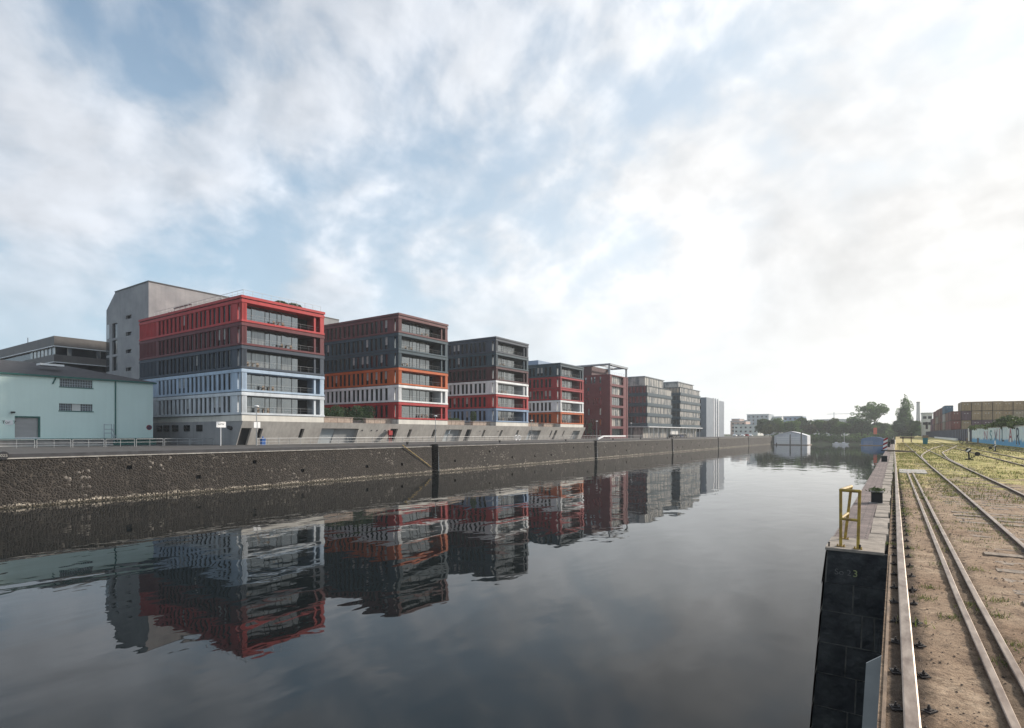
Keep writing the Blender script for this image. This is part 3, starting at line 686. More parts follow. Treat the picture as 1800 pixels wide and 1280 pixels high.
m_ = MB(); m_.prism([(-.75, 69.2, GZ), (1.55, 66.6, GZ), (1.55, 66.6, GZ + .14), (-.75, 69.2, GZ + .20)], (.05, .22, 0))
tag(m_.build('timber_beam', M['timber']), 'long dark timber lying across the crane rail', 'timber')
m_ = MB(); m_.box(-.75, -.15, 118, 118.6, GZ - .02, GZ + .65); m_.box(-.65, -.25, 117.9, 118.7, GZ + .65, GZ + .8)
tag(m_.build('end_stop', M['black']), 'black end stop at the far end of the crane rail', 'end stop')
leafm = M['leaf_light']
def mooring(px, py, s, lab, plant, nm='mooring_box'):
    x_, y_ = gnd(px, py); t = thing(nm, lab, 'mooring box', (x_, y_, GZ))
    m_ = MB(); a = s / 2; h = s * 1.25
    for (x0, x1, y0, y1) in ((-a, a, -a, -a + .02), (-a, a, a - .02, a), (-a, -a + .02, -a + .02, a - .02), (a - .02, a, -a + .02, a - .02)): m_.box(x_ + x0, x_ + x1, y_ + y0, y_ + y1, GZ + .01, GZ + h)
    m_.box(x_ - a + .02, x_ + a - .02, y_ - a + .02, y_ + a - .02, GZ + .01, GZ + h * .85)
    m_.build('box', M['black'], t)
    m_ = MB(); b = a + .025
    m_.box(x_ - b, x_ + b, y_ - b - .02, y_ - a, GZ + h - .02, GZ + h + .015); m_.box(x_ - b, x_ - a, y_ - a, y_ + b, GZ + h - .02, GZ + h + .015); m_.box(x_ + a, x_ + b, y_ - a, y_ + b, GZ + h - .02, GZ + h + .015)
    m_.box(x_ - b - .03, x_ + b + .01, y_ - b - .05, y_ + b, GZ + .009, GZ + .02)
    m_.build('rim', M['coping'], t)
    if plant:
        m_ = MB(); rr = random.Random(3)
        for k in range(260):
            p = Vector((x_ + rr.gauss(0, a * .6), y_ + rr.gauss(0, a * .6), GZ + h * .86 + abs(rr.gauss(0, .05)))); d = Vector((rr.gauss(0, 1), rr.gauss(0, 1), rr.uniform(.1, 1.5))).normalized() * .06; s_ = d.orthogonal().normalized() * .016
            m_.poly([p - s_, p + s_, p + d + s_ * .3, p + d - s_ * .3])
        m_.build('weeds', M['leaf_light'], t)
mooring(1541.5, 884.5, .255, 'black square box with a tuft of weeds on the quay paving', True)
mooring(1554.5, 812, .32, 'empty black square box farther along the quay paving', False)
for px, py, s in ((1562.5, 786, .35), (1563.5, 781, .4)):
    x_, y_ = gnd(px, py); m_ = MB(); m_.tube((x_, y_, GZ), (x_, y_, GZ + .3), s * .4, 12); m_.tube((x_, y_, GZ + .3), (x_, y_, GZ + .42), s * .6, 12)
    tag(m_.build('bollard', M['black']), 'low black mooring bollard behind the striped board, ' + ('nearer one' if s < .38 else 'farther one'), 'bollard', 'bollards on the quay edge')

# ------------------------------------------------------------------ weeds, tufts, stones
rb = random.Random(21)
m_ = MB()
def blade(p, h, wd, ml=0):
    d = Vector((rb.gauss(0, .45), rb.gauss(0, .45), 1)).normalized() * h; s_ = Vector((rb.gauss(0, 1), rb.gauss(0, 1), 0)).normalized() * wd
    q_ = Vector(p); m_.mat(ml); m_.poly([q_ - s_, q_ + s_, q_ + d * .6 + s_ * .5 + Vector((0, 0, 0)), q_ + d])
tufts = [gnd(1658, 992), gnd(1713, 1000), gnd(1672, 1085), gnd(1715, 1062), gnd(1700, 952), gnd(1765, 1160), gnd(1752, 1080), gnd(1568, 955), gnd(1625, 1050), gnd(1634, 1032), gnd(1755, 1055), gnd(1786, 1135)]
def tuft(x_, y_, r, n, hh, lightp=.5):
    for k in range(n): blade((x_ + rb.gauss(0, r), y_ + rb.gauss(0, r), GZ + ghei(x_, y_) - .005), hh * rb.uniform(.4, 1.1), .0022 + hh * .03, 0 if rb.random() < lightp else (1 if rb.random() < .6 else 2))
for x_, y_ in tufts: tuft(x_, y_, .035 + .004 * y_, 90, .055)
for k in range(900):
    y_ = 6 + 60 * rb.random() ** 1.1; x_ = rb.choice([1.45 + rb.gauss(0, .18), 2.0 + rb.random() * 1.2, .16 + rb.gauss(0, .03), .67 + rb.gauss(0, .03), 3.3 + rb.random() * 2.5, 3.3 + rb.random() * 9, 1.0 + rb.random()])
    if x_ < .12 or (y_ < 11 and rb.random() < .75): continue
    tuft(x_, y_, .05 + .004 * y_, int(26 + y_ * .4), rb.uniform(.04, .10) + .0008 * y_, .6)
for k in range(8000):
    y_ = 20 + 110 * rb.random() ** 1.3; x_ = rb.uniform(.2, 13)
    if noise.noise(Vector((x_ * .4, y_ * .25, 2))) < -.1 and y_ < 70: continue
    for j in range(4): blade((x_ + rb.gauss(0, .12), y_ + rb.gauss(0, .12), GZ - .01), rb.uniform(.04, .11) + .0006 * y_, .008 + .0002 * y_, rb.choice([0, 1, 2, 2, 2]))
tag(m_.build('weeds', [pm('weed_green', (.20, .24, .055), (.13, .17, .04), 2, .8, island=.4, trans=.3), pm('weed_dark', (.07, .11, .03), rough=.8, island=.4, trans=.2), pm('straw', (.42, .34, .17), (.30, .23, .11), 2, .9, island=.3)], origin=(0, 0, 0)), 'green weeds and dry grass growing over the railway yard', 'weeds', kind='stuff')
m_ = MB()
for k in range(9000):
    y_ = 3.2 + 24 * rb.random() ** 1.6; x_ = rb.uniform(.12, 4.8); s = rb.uniform(.003, .010) * (1 + .05 * y_) * (2.0 if rb.random() < .03 else 1)
    if noise.noise(Vector((x_ * 1.3, y_ * 1.3, 9))) < -.05 and rb.random() < .7: continue
    m_.mat(rb.choice([0, 0, 1])); c_ = Vector((x_, y_, GZ + ghei(x_, y_) + s * .2)); vs_ = [c_ + Vector((rb.uniform(.6, 1.2) * s * a, rb.uniform(.6, 1.2) * s * b, rb.uniform(.4, .9) * s * c)) for a, b, c in ((1, 0, 0), (0, 1, 0), (-1, 0, 0), (0, -1, 0), (0, 0, 1))]
    for a, b in ((0, 1), (1, 2), (2, 3), (3, 0)): m_.poly([vs_[a], vs_[b], vs_[4]])
tag(m_.build('gravel', [pm('grit_dark', (.075, .055, .045), (.04, .03, .025), 9, .9), pm('grit_pale', (.30, .24, .19), (.2, .15, .12), 9, .9)], origin=(0, 0, 0)), 'loose grit and clods scattered on the bare soil between the rails', 'gravel', kind='stuff')

# ------------------------------------------------------------------ office blocks on the far quay
XF = -84.3; DEP = 35.1; WID = 15.5
def pane_mesh(w_, h_):
    m_ = MB(); m_.box(-w_ / 2, w_ / 2, 0, .04, 0, h_); return m_.mesh('window', M['glass_dark'])
PANES = {}
M['blind'] = pm('pulled_blind', (.34, .34, .33), (.22, .22, .22), 2, .5)
M['curtain'] = pm('curtain_glass', (.20, .21, .21), (.07, .075, .08), .8, .08, ior=2.2, stretch=(1, 3, .3))
def pane_light(w_, h_):
    m_ = MB(); m_.box(-w_ / 2, w_ / 2, 0, .04, 0, h_ * .35); m_.mat(1).box(-w_ / 2, w_ / 2, 0, .04, h_ * .35 + .003, h_); return m_.mesh('window', [M['glass_dark'], M['blind']])
def storey(parent, Y0, z, h, mat, label, slit_from=3.4, slit_to=28.2, pitch=1.45, sw=.80, rng=None):
    yl, yr, xb = Y0, Y0 + WID, XF - DEP
    zb, zt = z + .42, z + h - .52
    m_ = MB()
    m_.mat(1).box(xb + .2, XF - .16, yl + .16, yr - .16, z, z + .1)
    m_.mat(0).box(xb, XF, yl, yr, z + .1, zb); m_.box(xb, XF, yl, yr, zt, z + h - .18)
    m_.box(xb + .04, XF - .06, yl + .06, yr - .04, z + h - .18, z + h)
    holes = []; k = 0; x = XF - slit_from
    while x - sw > XF - slit_to:
        j = rng.uniform(-.10, .10) if rng else 0
        holes.append((x - sw + j, x + j, zb + .06, zt - .04)); x -= pitch
    thru = (XF - 1.35, XF - .85, zb + .05, zt - .04)
    f = lambda u, v, d: (u, yl + .10 + d, v)
    m_.grid_wall([xb, XF - .12], [zb, zt], holes + [thru], f, .22)
    # ribs of the closed zone at the back
    x = XF - slit_to - .3
    while x > xb + .5: m_.box(x - .12, x, yl + .02, yl + .097, zb, zt); x -= .55
    for h_ in holes: m_.box(h_[1] + .16, h_[1] + .22, yl + .02, yl + .097, zb, zt)
    m_.box(xb, XF - .37, yr - .4, yr - .1, zb, zt); m_.box(xb, xb + .3, yl + .45, yr - .4, zb, zt)
    m_.box(XF - .36, XF - .12, yl + .10, yl + .28, zb, zt)
    for k in range(3): m_.box(XF - .30, XF - .08, yl + .33 + k * .22, yl + .48 + k * .22, zb, zt)
    m_.mat(1).box(XF - .34, XF - .303, yl + .283, yl + .95, zb, zt).mat(0)
    m_.box(XF - .36, XF - .08, yr - .9, yr - .1, zb, zt)
    m_.mat(1).box(XF - 4.6, XF - 4.5, yl + 11.45, yr - .4, zb, zt); m_.box(XF - 4.5, XF - 2.3, yl + 11.35, yl + 11.42, zb, zt); m_.mat(0)
    s_ = m_.build('storey', [mat, M['gap']], parent); tag(s_, label)
    key = (round(sw, 2), round(zt - zb, 2))
    if key not in PANES: PANES[key] = (pane_mesh(sw, zt - zb - .10), pane_light(sw, zt - zb - .10))
    for h_ in holes: link('window', PANES[key][1 if rng.random() < .10 else 0], s_, ((h_[0] + h_[1]) / 2, yl + .27, zb + .06))
    m_ = MB(); gx = XF - 2.0; m_.box(gx - .05, gx, yl + .3, yl + 11.35, zb, zt - .02); m_.mat(1)
    yy = yl + .3
    for wd in (.9, 1.6, 2.4, .8, 1.4, .8, 2.0, 1.2):
        m_.mat(1).box(gx + .003, gx + .06, yy - .03, yy + .03, zb, zt - .02)
        if rng.random() < .22: m_.mat(2).box(gx + .0015, gx + .0028, yy + .033, yy + wd - .033, zb + .1, zt - .15)
        yy += wd
    m_.mat(1)
    m_.box(gx + .003, gx + .065, yl + .3, yl + 11.35, zt - .14, zt - .021); m_.box(gx + .003, gx + .065, yl + .3, yl + 11.35, zb + .001, zb + .09)
    m_.build('loggia_glazing', [M['glass'], M['darkmetal'], M['curtain']], s_)
    if rng.random() < .7:
        m_ = MB(); ty = yl + rng.uniform(2, 9)
        m_.box(XF - 1.3, XF - .8, ty - .5, ty + .5, zb + .68, zb + .72); m_.box(XF - 1.1, XF - 1.0, ty - .05, ty + .05, zb, zb + .68)
        for q_ in (-.95, .75): m_.box(XF - 1.3, XF - .9, ty + q_, ty + q_ + .4, zb + .4, zb + .45); m_.box(XF - 1.3, XF - 1.26, ty + q_, ty + q_ + .4, zb, zb + .85)
        m_.build('balcony_furniture', M['timber'], s_)
    m_ = MB(); m_.box(XF - .75, XF - .35, yr - 2.0, yr - 1.62, zb, zt); m_.build('column', mat, s_)
    m_ = MB()
    for zz_ in (.95, .55): m_.tube((XF - .5, yl + .95, zb + zz_), (XF - .5, yr - .95, zb + zz_), .020 if zz_ > .9 else .009, 6)
    for k in range(9): m_.tube((XF - .5, yl + 1.0 + k * 1.65, zb), (XF - .5, yl + 1.0 + k * 1.65, zb + .95), .014, 6)
    m_.build('balcony_railing', M['chim'], s_)
    return s_
PZ = 9.42
def block(Y0, cols, h, name, label, seed, base=PZ, parapet=True, roof=None):
    b = thing('office_block', label, 'office building', (XF - DEP / 2, Y0 + WID / 2, base - .9), 'colour-striped office blocks on the quay')
    rng = random.Random(seed); z = base
    words = {'red': 'red storey', 'maroon': 'maroon storey', 'slate': 'dark slate storey', 'lightblue': 'light blue storey', 'offwhite': 'pale storey', 'orange': 'orange storey', 'blueslate': 'blue-grey storey', 'rosebrown': 'rose brown storey', 'white': 'white storey', 'darkred': 'dark red storey', 'plum': 'plum storey', 'skyblue': 'sky blue storey', 'brightred': 'bright red storey'}
    for c in cols:
        storey(b, Y0, z, h, M[c], words[c], rng=rng); z += h
    m_ = MB(); m_.mat(1).box(XF - DEP + .2, XF - .14, Y0 + .14, Y0 + WID - .14, z, z + .14)
    m_.mat(0).box(XF - DEP, XF + .06, Y0 - .06, Y0 + WID + .06, z + .14, z + .55)
    m_.build('parapet', [M[roof or cols[-1]], M['gap']], b)
    m_ = MB(); m_.box(XF - DEP + .3, XF - .3, Y0 + .3, Y0 + WID - .3, base - .9, base - .003)
    m_.box(XF - 6, XF - .10, Y0 + .10, Y0 + WID - .10, base - .92, base - .01)
    m_.build('concrete_base', M['concrete_band'], b)
    return b, z + .55
B1, z1 = block(49.1, ['offwhite', 'lightblue', 'slate', 'maroon', 'red'], 3.64, 'b1', 'five-storey striped office block topped by a bright red storey, beside the green warehouse', 1)
B2, z2 = block(82.7, ['brightred', 'white', 'orange', 'blueslate', 'blueslate', 'rosebrown'], 3.56, 'b2', 'six-storey striped office block with an orange storey in the middle', 2)
B3, z3 = block(116.8, ['skyblue', 'brightred', 'white', 'plum', 'blueslate', 'slate'], 3.56, 'b3', 'six-storey striped office block with grey upper floors over plum, white and red', 3)
B4, z4 = block(150.3, ['orange', 'white', 'darkred', 'darkred', 'blueslate'], 3.62, 'b4', 'five-storey striped office block with two dark red floors and an orange lowest floor', 4)
# corner bases of block 1: lighter concrete face
def rail_run(name, lab, pts, parent=None, h=1.0, step=1.6, mat=None, mesh_=False, r=.022, group=None):
    m_ = MB()
    for (a, b) in zip(pts[:-1], pts[1:]):
        a = Vector(a); b = Vector(b); n = max(1, round((b - a).length / step))
        for zz_ in (h, h * .5): m_.tube(a + Vector((0, 0, zz_)), b + Vector((0, 0, zz_)), r if zz_ == h else r * .6, 6)
        for k in range(n + 1): p = a.lerp(b, k / n); m_.tube(p, p + Vector((0, 0, h)), r * .9, 6)
        if mesh_:
            for k in range(n * 6): p = a.lerp(b, k / (n * 6)); m_.tube(p + Vector((0, 0, .05)), p + Vector((0, 0, h)), r * .3, 4, cap=False)
    return m_.build(name, mat or M['steel'], parent)
rail_run('roof_railing', '', [(XF - 30, 49.6, z1), (XF - .4, 49.6, z1), (XF - .4, 49.1 + WID - .6, z1)], B1, h=.95, r=.03)
def leaves(name, blobs, n, size, mat, parent=None, seed=1, origin=None, flat=.0):
    rr = random.Random(seed); m_ = MB(); tot = sum(b[3] * b[4] * b[5] for b in blobs)
    for (cx, cy, cz, rx, ry, rz) in blobs:
        for k in range(max(4, int(n * (rx * ry * rz) / tot))):
            while True:
                d = Vector((rr.uniform(-1, 1), rr.uniform(-1, 1), rr.uniform(-1, 1)))
                if .25 < d.length < 1: break
            d = d * (d.length ** -.45)
            p = Vector((cx + d.x * rx, cy + d.y * ry, cz + d.z * rz)); s_ = size * rr.uniform(.5, 1.3)
            a = Vector((rr.gauss(0, 1), rr.gauss(0, 1), rr.gauss(0, .7))).normalized(); b = a.orthogonal().normalized(); b.rotate(Matrix.Rotation(rr.uniform(0, 6.3), 3, a)); c = a.cross(b)
            m_.poly([p - b * s_, p - c * s_ * .6, p + b * s_, p + c * s_ * .6])
    return m_.build(name, mat, parent, origin)
for i, (yy, s) in enumerate(((57.0, .85), (59.5, 1.0))):
    b = leaves('roof_shrub', [(XF - 1.5, yy, z1 + .3, .8 * s, 1.4 * s, .5 * s)], 500, .16, M['leaf_dark'], None, 40 + i, (XF - 1.5, yy, z1))
    tag(b, 'dark green shrub on the red block roof, ' + ('left one' if i == 0 else 'right one'), 'shrub', 'shrubs on the roof terrace')
m_ = MB(); m_.box(XF - 24, XF - 18, 50.2, 50.5, z1 + 1.0, z1 + 1.12)
for k in range(4): m_.tube((XF - 24 + 2 * k, 50.35, z1 - .3), (XF - 24 + 2 * k, 50.35, z1 + 1.05), .04)
for k in range(5): m_.box(XF - 27 + k * .5, XF - 26.8 + k * .5, 50.4, 50.9, z1 - .3, z1 + .4 + (k % 2) * .3)
m_.build('roof_frame', M['darkmetal'], B1)

# podium -------------------------------------------------------------------
XPb, XPt, ZPt = -86.2, XF - .02, 8.50
pod = thing('concrete_podium', 'long pale concrete podium with slanted front and leaning slit openings under the striped blocks', 'podium', (-95, 110, GZ))
def fpod(u, v, d):
    k = (v - GZ) / (ZPt - GZ); return (XPb + (XPt - XPb) * k - d, u, v)
XM = -85.3
Pop = []                                   # openings from the photograph columns: (px left, px right, top z, bottom z, kind)
for a, b, zt_, zb_, kd in ((422, 440, 7.4, GZ, 'door'), (452, 460, 7.35, 5.75, 'slit'), (526, 533, 7.35, 5.75, 'slit'), (563, 628, 7.45, GZ, 'garage'), (684, 697, 7.5, 5.0, 'door'), (717, 722, 7.4, 5.6, 'slit'), (760, 765, 7.4, 5.6, 'slit'),
                           (782, 810, 7.45, GZ, 'garage'), (818.5, 827, 7.5, GZ, 'door'), (848, 851.5, 7.4, 5.6, 'slit'), (878.5, 882, 7.4, 5.6, 'slit'), (907, 910.5, 7.4, 5.6, 'slit'), (928, 949, 7.4, GZ, 'garage'), (967, 969.5, 7.4, 5.4, 'slit'), (974, 978, 7.5, GZ, 'door'), (989, 991, 7.4, 5.5, 'slit'), (1006, 1018, 7.4, GZ, 'garage')):
    Pop.append((ygx(a, XM), ygx(b, XM), zb_ + .003, zt_, kd))
m_ = MB(); m_.grid_wall([49.3, 167.2], [GZ, ZPt], [p[:4] for p in Pop], fpod, .9)
m_.mat(1)
m_.poly([(XPb, 49.3, GZ), (XPt, 49.3, ZPt), (-119, 49.3, ZPt), (-119, 49.3, GZ)])
m_.mat(0); m_.poly([(XPb, 167.2, GZ), (-119, 167.2, GZ), (-119, 167.2, ZPt), (XPt, 167.2, ZPt)])
m_.build('front_wall', [M['concrete'], M['render_grey']], pod)
m_ = MB(); m_.poly([(XPt, 49.1 + WID + .05, ZPt), (XPt, 167.2, ZPt), (-119, 167.2, ZPt), (-119, 64.7, ZPt)]); m_.build('terrace_deck', M['coping'], pod)
for a, b, c, d, kd in Pop:
    m_ = MB(); dd = .5 if kd != 'garage' else .88
    if kd == 'garage':
        m_.poly([fpod(a, c, dd), fpod(a + (b - a) * .42, c, dd), fpod(a + (b - a) * .42, d, dd), fpod(a, d, dd)]); m_.mat(1)
        m_.poly([fpod(a + (b - a) * .42, c, dd - .1), fpod(b, c, dd - .1), fpod(b, d, dd - .1), fpod(a + (b - a) * .42, d, dd - .1)])
    else: m_.poly([fpod(a, c, dd), fpod(b, c, dd), fpod(b, d, dd), fpod(a, d, dd)])
    m_.build({'door': 'door', 'slit': 'slit_window', 'garage': 'garage_gate'}[kd], [M['gap'] if kd != 'garage' else M['fargrey'], M['chim']], pod)
for a, b in ((276, 285), (288, 297.5), (303, 313.5), (324, 334), (346, 356)):
    x0, x1 = xgy(a, 49.3), xgy(b, 49.3); m_ = MB(); zc = 7.45
    m_.mat(0).box(x0, x1, 49.20, 49.297, zc - .55, zc + .55); m_.mat(1)
    for k in range(2): m_.box(x0 + (x1 - x0) * (k + 1) / 3 - .03, x0 + (x1 - x0) * (k + 1) / 3 + .03, 49.17, 49.198, zc - .55, zc + .55)
    m_.box(x0, x1, 49.17, 49.198, zc - .03, zc + .03)
    m_.build('side_window', [M['glass_dark'], M['darkmetal']], pod)
m_ = MB(); x0 = xgy(404, 49.3)
for k in (0, 1): m_.tube((x0 + k * .5, 49.0, 7.5 - k * .1), (x0 + k * .5, 49.28, 7.5 - k * .1), .3, 14)
m_.build('wall_vent', M['gap'], pod)
for k, px in enumerate((635, 651, 661, 675, 842, 874)):
    yv = ygx(px, XM); zv = 7.15; p = fpod(0, zv, -.03); m_ = MB(); m_.tube((p[0] - .1, yv, zv), (p[0] + .03, yv, zv), .16, 8); m_.build('vent_hole', M['gap'], pod)
# terraces: parapet planters, glass railing, plants
def terrace(y0, y1, first):
    yl = ' between the ' + first
    m_ = MB(); a, b = y0 + .1, y0 + (y1 - y0) * .42
    m_.box(-86.6, -85.9, a, b, ZPt + .003, ZPt + 1.0); m_.box(-86.75, -85.75, a, b, ZPt + 1.003, ZPt + 1.12)
    tag(m_.build('planter_wall', M['brownred']), 'beige stone planter wall' + yl + ', left piece', 'planter')
    m_ = MB(); a, b = y0 + (y1 - y0) * .60, y1 - .3
    m_.box(-86.6, -85.9, a, b, ZPt + .003, ZPt + .85); m_.box(-86.75, -85.75, a - .2, b, ZPt + .853, ZPt + .95)
    tag(m_.build('planter_wall', M['brownred']), 'beige stone planter wall' + yl + ', right piece', 'planter')
    o = rail_run('terrace_railing', '', [(-84.75, y0 + .05, ZPt), (-84.75, y1 - .05, ZPt)], None, 1.0, 1.5, M['darkmetal'], True, .03)
    tag(o, 'thin dark railing along the podium edge' + yl, 'railing')
terrace(64.75, 82.6, 'red-topped and orange-striped blocks'); terrace(98.3, 116.7, 'orange-striped and grey-topped blocks'); terrace(132.4, 150.2, 'grey-topped block and the two-dark-red-floor block')
hb = []; rr = random.Random(11)
for k in range(16): hb.append((-89.5 + rr.uniform(-2, 1.5), 66 + k * .95 + rr.uniform(-.4, .4), ZPt + rr.uniform(1.2, 2.3), 1.4, 1.4, rr.uniform(1.2, 1.7)))
tag(leaves('hedge', hb, 9000, .16, M['leaf_dark'], None, 12, (-89, 72, ZPt)), 'dark dense hedge on the podium terrace right of the red-topped block', 'hedge')
hb = [(-88.5, 103.5 + k * .9, ZPt + .9, 1, .9, .9) for k in range(4)]
tag(leaves('hedge', hb, 1800, .16, M['leaf_dark'], None, 13, (-88.5, 106, ZPt)), 'low dark shrubs on the terrace left of the grey-topped block', 'shrubs')
tag(leaves('potted_tree', [(-87.5, 111.5, ZPt + 2.3, .8, .8, 1.3)], 900, .14, M['leaf_dark'], None, 14, (-87.5, 111.5, ZPt)), 'slender dark shrub before the light blue lowest floor', 'shrub')

# maroon block B5 ------------------------------------------------------------
def simple_face_windows(m_, holes, f, depth, us, vs): m_.grid_wall(us, vs, holes, f, depth)
Y5 = 186.3; W5 = 16.2; D5 = 30
b5 = thing('tower_block', 'maroon tower block with pale glazed front and open frame roof', 'office building', (XF - 15, Y5 + 8, GZ))
H5 = 3.82; Z5 = [GZ + .1 + H5 * k for k in range(7)]; zt5 = Z5[6]
m_ = MB(); holes = []; rr = random.Random(6)
for k in range(6):
    x = XF - 3.5
    while x > XF - 19:
        if rr.random() < .85: holes.append((x - .75, x, Z5[k] + .8, Z5[k] + 3.1)); 
        x -= 1.25 if rr.random() < .5 else 2.3
f = lambda u, v, d: (u, Y5 + d, v)
m_.grid_wall([XF - D5, XF], [GZ, zt5], holes, f, .3)
m_.poly([(XF - D5, Y5 + W5, GZ), (XF - D5, Y5 + W5, zt5), (XF, Y5 + W5, zt5), (XF, Y5 + W5, GZ)])
fh = [(Y5 + 1.5, Y5 + 11.8, Z5[k] + .55, Z5[k] + 3.45) for k in range(6)]; f2 = lambda u, v, d: (XF - d, u, v)
m_.grid_wall([Y5, Y5 + W5 - 1.6], [GZ, zt5], fh, f2, .9)
m_.box(XF - 1.2, XF - .01, Y5 + W5 - 1.1, Y5 + W5 + .02, GZ, zt5)
m_.poly([(XF - D5, Y5, zt5), (XF, Y5, zt5), (XF, Y5 + W5, zt5), (XF - D5, Y5 + W5, zt5)])
for k in range(6): m_.box(XF - .01, XF + .10, Y5, Y5 + W5, Z5[k] + 3.5, Z5[k] + 3.75)
m_.build('walls', M['deepmaroon'], b5)
pw = MB(); pw.box(-.36, .36, 0, .04, 0, 2.28); pwm = pw.mesh('window', M['glass']); 
for h in holes: link('window', pwm, b5, ((h[0] + h[1]) / 2, Y5 + .22, h[2] + .01))
for k, h in enumerate(fh):
    m_ = MB(); m_.box(XF - .90, XF - .85, h[0], h[1], h[2], h[3]); m_.mat(1)
    for j in range(7): yy = h[0] + (h[1] - h[0]) * j / 6; m_.box(XF - .848, XF - .80, yy - .04, yy + .04, h[2], h[3])
    m_.build('glazing', [M['glass_light'] if k != 3 and k != 0 else M['glass'], M['darkmetal']], b5)
m_ = MB(); zr = 31.6
m_.box(XF - 9.003, XF + .1, Y5 - .1, Y5 + 1.5, zr - .55, zr); m_.box(XF - D5, XF - 9.006, Y5 - .1, Y5 + W5, zr - .55, zr); m_.box(XF - 1.2, XF + .1, Y5 + 1.503, Y5 + W5, zr - .7, zr); m_.box(XF - 9.0, XF - 1.203, Y5 + W5 - 1.5, Y5 + W5, zr - .552, zr - .003)
m_.box(XF - 5, XF - 4.7, Y5 + 1.503, Y5 + W5 - 1.503, zr - .5, zr - .01)
for yy in (Y5 + .2, Y5 + W5 - .7): m_.box(XF - .8, XF - .2, yy, yy + .5, zt5, zr - .703)
m_.box(XF - 12.6, XF - 12, Y5 + .3, Y5 + .8, zt5, zr - .56)
m_.build('roof_frame', M['grey_metal'], b5)
m_ = MB(); m_.box(XF - D5 + .3, XF - 7.5, Y5 + .4, Y5 + W5 - 1.2, zt5 + .003, zr - .56); m_.build('penthouse', M['plum'], b5)
rail_run('roof_railing', '', [(XF - .4, Y5 + .3, zt5), (XF - .4, Y5 + W5 - .4, zt5)], b5, 1.1, 1.6, M['darkmetal'])
m_ = MB(); m_.box(-150, -108, 176, 200, GZ, 33.3); tag(m_.build('office_slab', M['farblue']), 'pale blue flat-roofed block just showing behind the maroon tower roof', 'building')
# dark glass blocks B6, B7 ---------------------------------------------------
def glass_block(Y0, W_, ztop, zph, lab, nst, gl0, ph=(2, .8), dep=32, kseed=0):
    b = thing('glass_block', lab, 'office building', (XF - 16, Y0 + W_ / 2, GZ), 'dark glazed office blocks')
    zc = 9.6; hs = (ztop - zc) / nst
    m_ = MB(); m_.box(XF - dep, XF - 2.2, Y0 + .6, Y0 + W_ - .5, GZ, zc - .4); m_.build('ground_floor', M['glass_light'], b)
    for k in range(nst):
        z = zc + hs * k; m_ = MB()
        m_.box(XF - dep, XF, Y0, Y0 + W_, z, z + hs * .30); m_.box(XF - dep, XF - .1, Y0 + .1, Y0 + W_ - .1, z + hs * .95, z + hs - .003)
        x = XF - .6
        while x > XF - dep: m_.box(x - .15, x, Y0 + .05, Y0 + .25, z + hs * .303, z + hs * .947); x -= 1.55
        s_ = m_.build('storey', M['blueslate'], b)
        m_ = MB(); n = 3 + (k % 2)
        m_.box(XF - .45, XF - .4, Y0 + .4, Y0 + W_ - .3, z + hs * .303, z + hs * .947); m_.mat(1)
        for j in range(int(W_ / 1.6)): m_.box(XF - .397, XF - .34, Y0 + .5 + j * 1.6, Y0 + .62 + j * 1.6, z + hs * .303, z + hs * .947)
        m_.mat(2).box(XF - dep + .3, XF - .5, Y0 + .42, Y0 + .46, z + hs * .303, z + hs * .947)
        m_.box(XF - dep + .3, XF - .5, Y0 + W_ - .5, Y0 + W_ - .4, z + hs * .303, z + hs * .947)
        m_.build('glazing', [M['glass_light'], M['darkmetal'], M['glass']], s_)
    m_ = MB(); m_.box(XF - dep + 2, XF - 2.0, Y0 + ph[0], Y0 + W_ * ph[1], ztop, zph - .35); m_.mat(1).box(XF - dep + 1.6, XF - 1.6, Y0 + ph[0] - .5, Y0 + W_ * ph[1] + .5, zph - .347, zph)
    m_.mat(2)
    for j in range(int(W_ * ph[1] / 2)): m_.box(XF - 1.997, XF - 1.93, Y0 + ph[0] + j * 2, Y0 + ph[0] + .14 + j * 2, ztop, zph - .35)
    m_.build('penthouse', [M['glass_light'], M['grey_metal'], M['darkmetal']], b)
    m_ = MB(); m_.box(XF - 20, XF - 18, Y0 + 3, Y0 + 5, zph, zph + .9); m_.tube((XF - 19, Y0 + 4, zph + .9), (XF - 19, Y0 + 4, zph + 2.4), .08); m_.build('roof_plant', M['darkmetal'], b)
    return b
b6 = glass_block(223, 31, 26.3, 30.4, 'dark glazed office block with a setback top floor right of the maroon tower', 4, 0)
b7 = glass_block(266, 33, 28.6, 31.4, 'farther dark glazed office block sharing the white canopy', 5, 1, dep=30)
m_ = MB(); m_.box(XF - 10, XF + .8, 222, 300, 9.1, 9.45)
for k in range(14): m_.tube((XF + .2, 224 + k * 5.6, GZ), (XF + .2, 224 + k * 5.6, 9.1), .12)
tag(m_.build('canopy', M['white_trim']), 'long white canopy on thin posts along the two dark glazed blocks', 'canopy')
m_ = MB(); m_.box(XF - 14, XF - 1, 254.6, 265.4, GZ, 8.9); tag(m_.build('link_building', M['farwall']), 'low pale link building under the canopy between the glazed blocks', 'building')
b8 = thing('grey_slab_block', 'blue-grey slab building with white vertical stripes at the end of the row', 'office building', (XF - 16, 330, GZ))
m_ = MB(); m_.box(XF - 40, XF, 310, 328, GZ, 26.0); m_.box(XF - 40, XF - 1, 331, 352, GZ, 25.6); m_.box(XF - 38, XF - 6, 328, 331, GZ, 24.5)
for k in range(9): m_.mat(1).box(XF - .005 - 0, XF + .02, 311 + k * 1.8, 311.1 + k * 1.8, GZ + 1, 25.4)
m_.mat(1).box(XF - .995, XF - .97, 335, 335.1, GZ, 25)
m_.build('walls', [pm('slab_cladding', (.20, .235, .28), (.16, .19, .23), .3, .7), M['grey_metal']], b8)
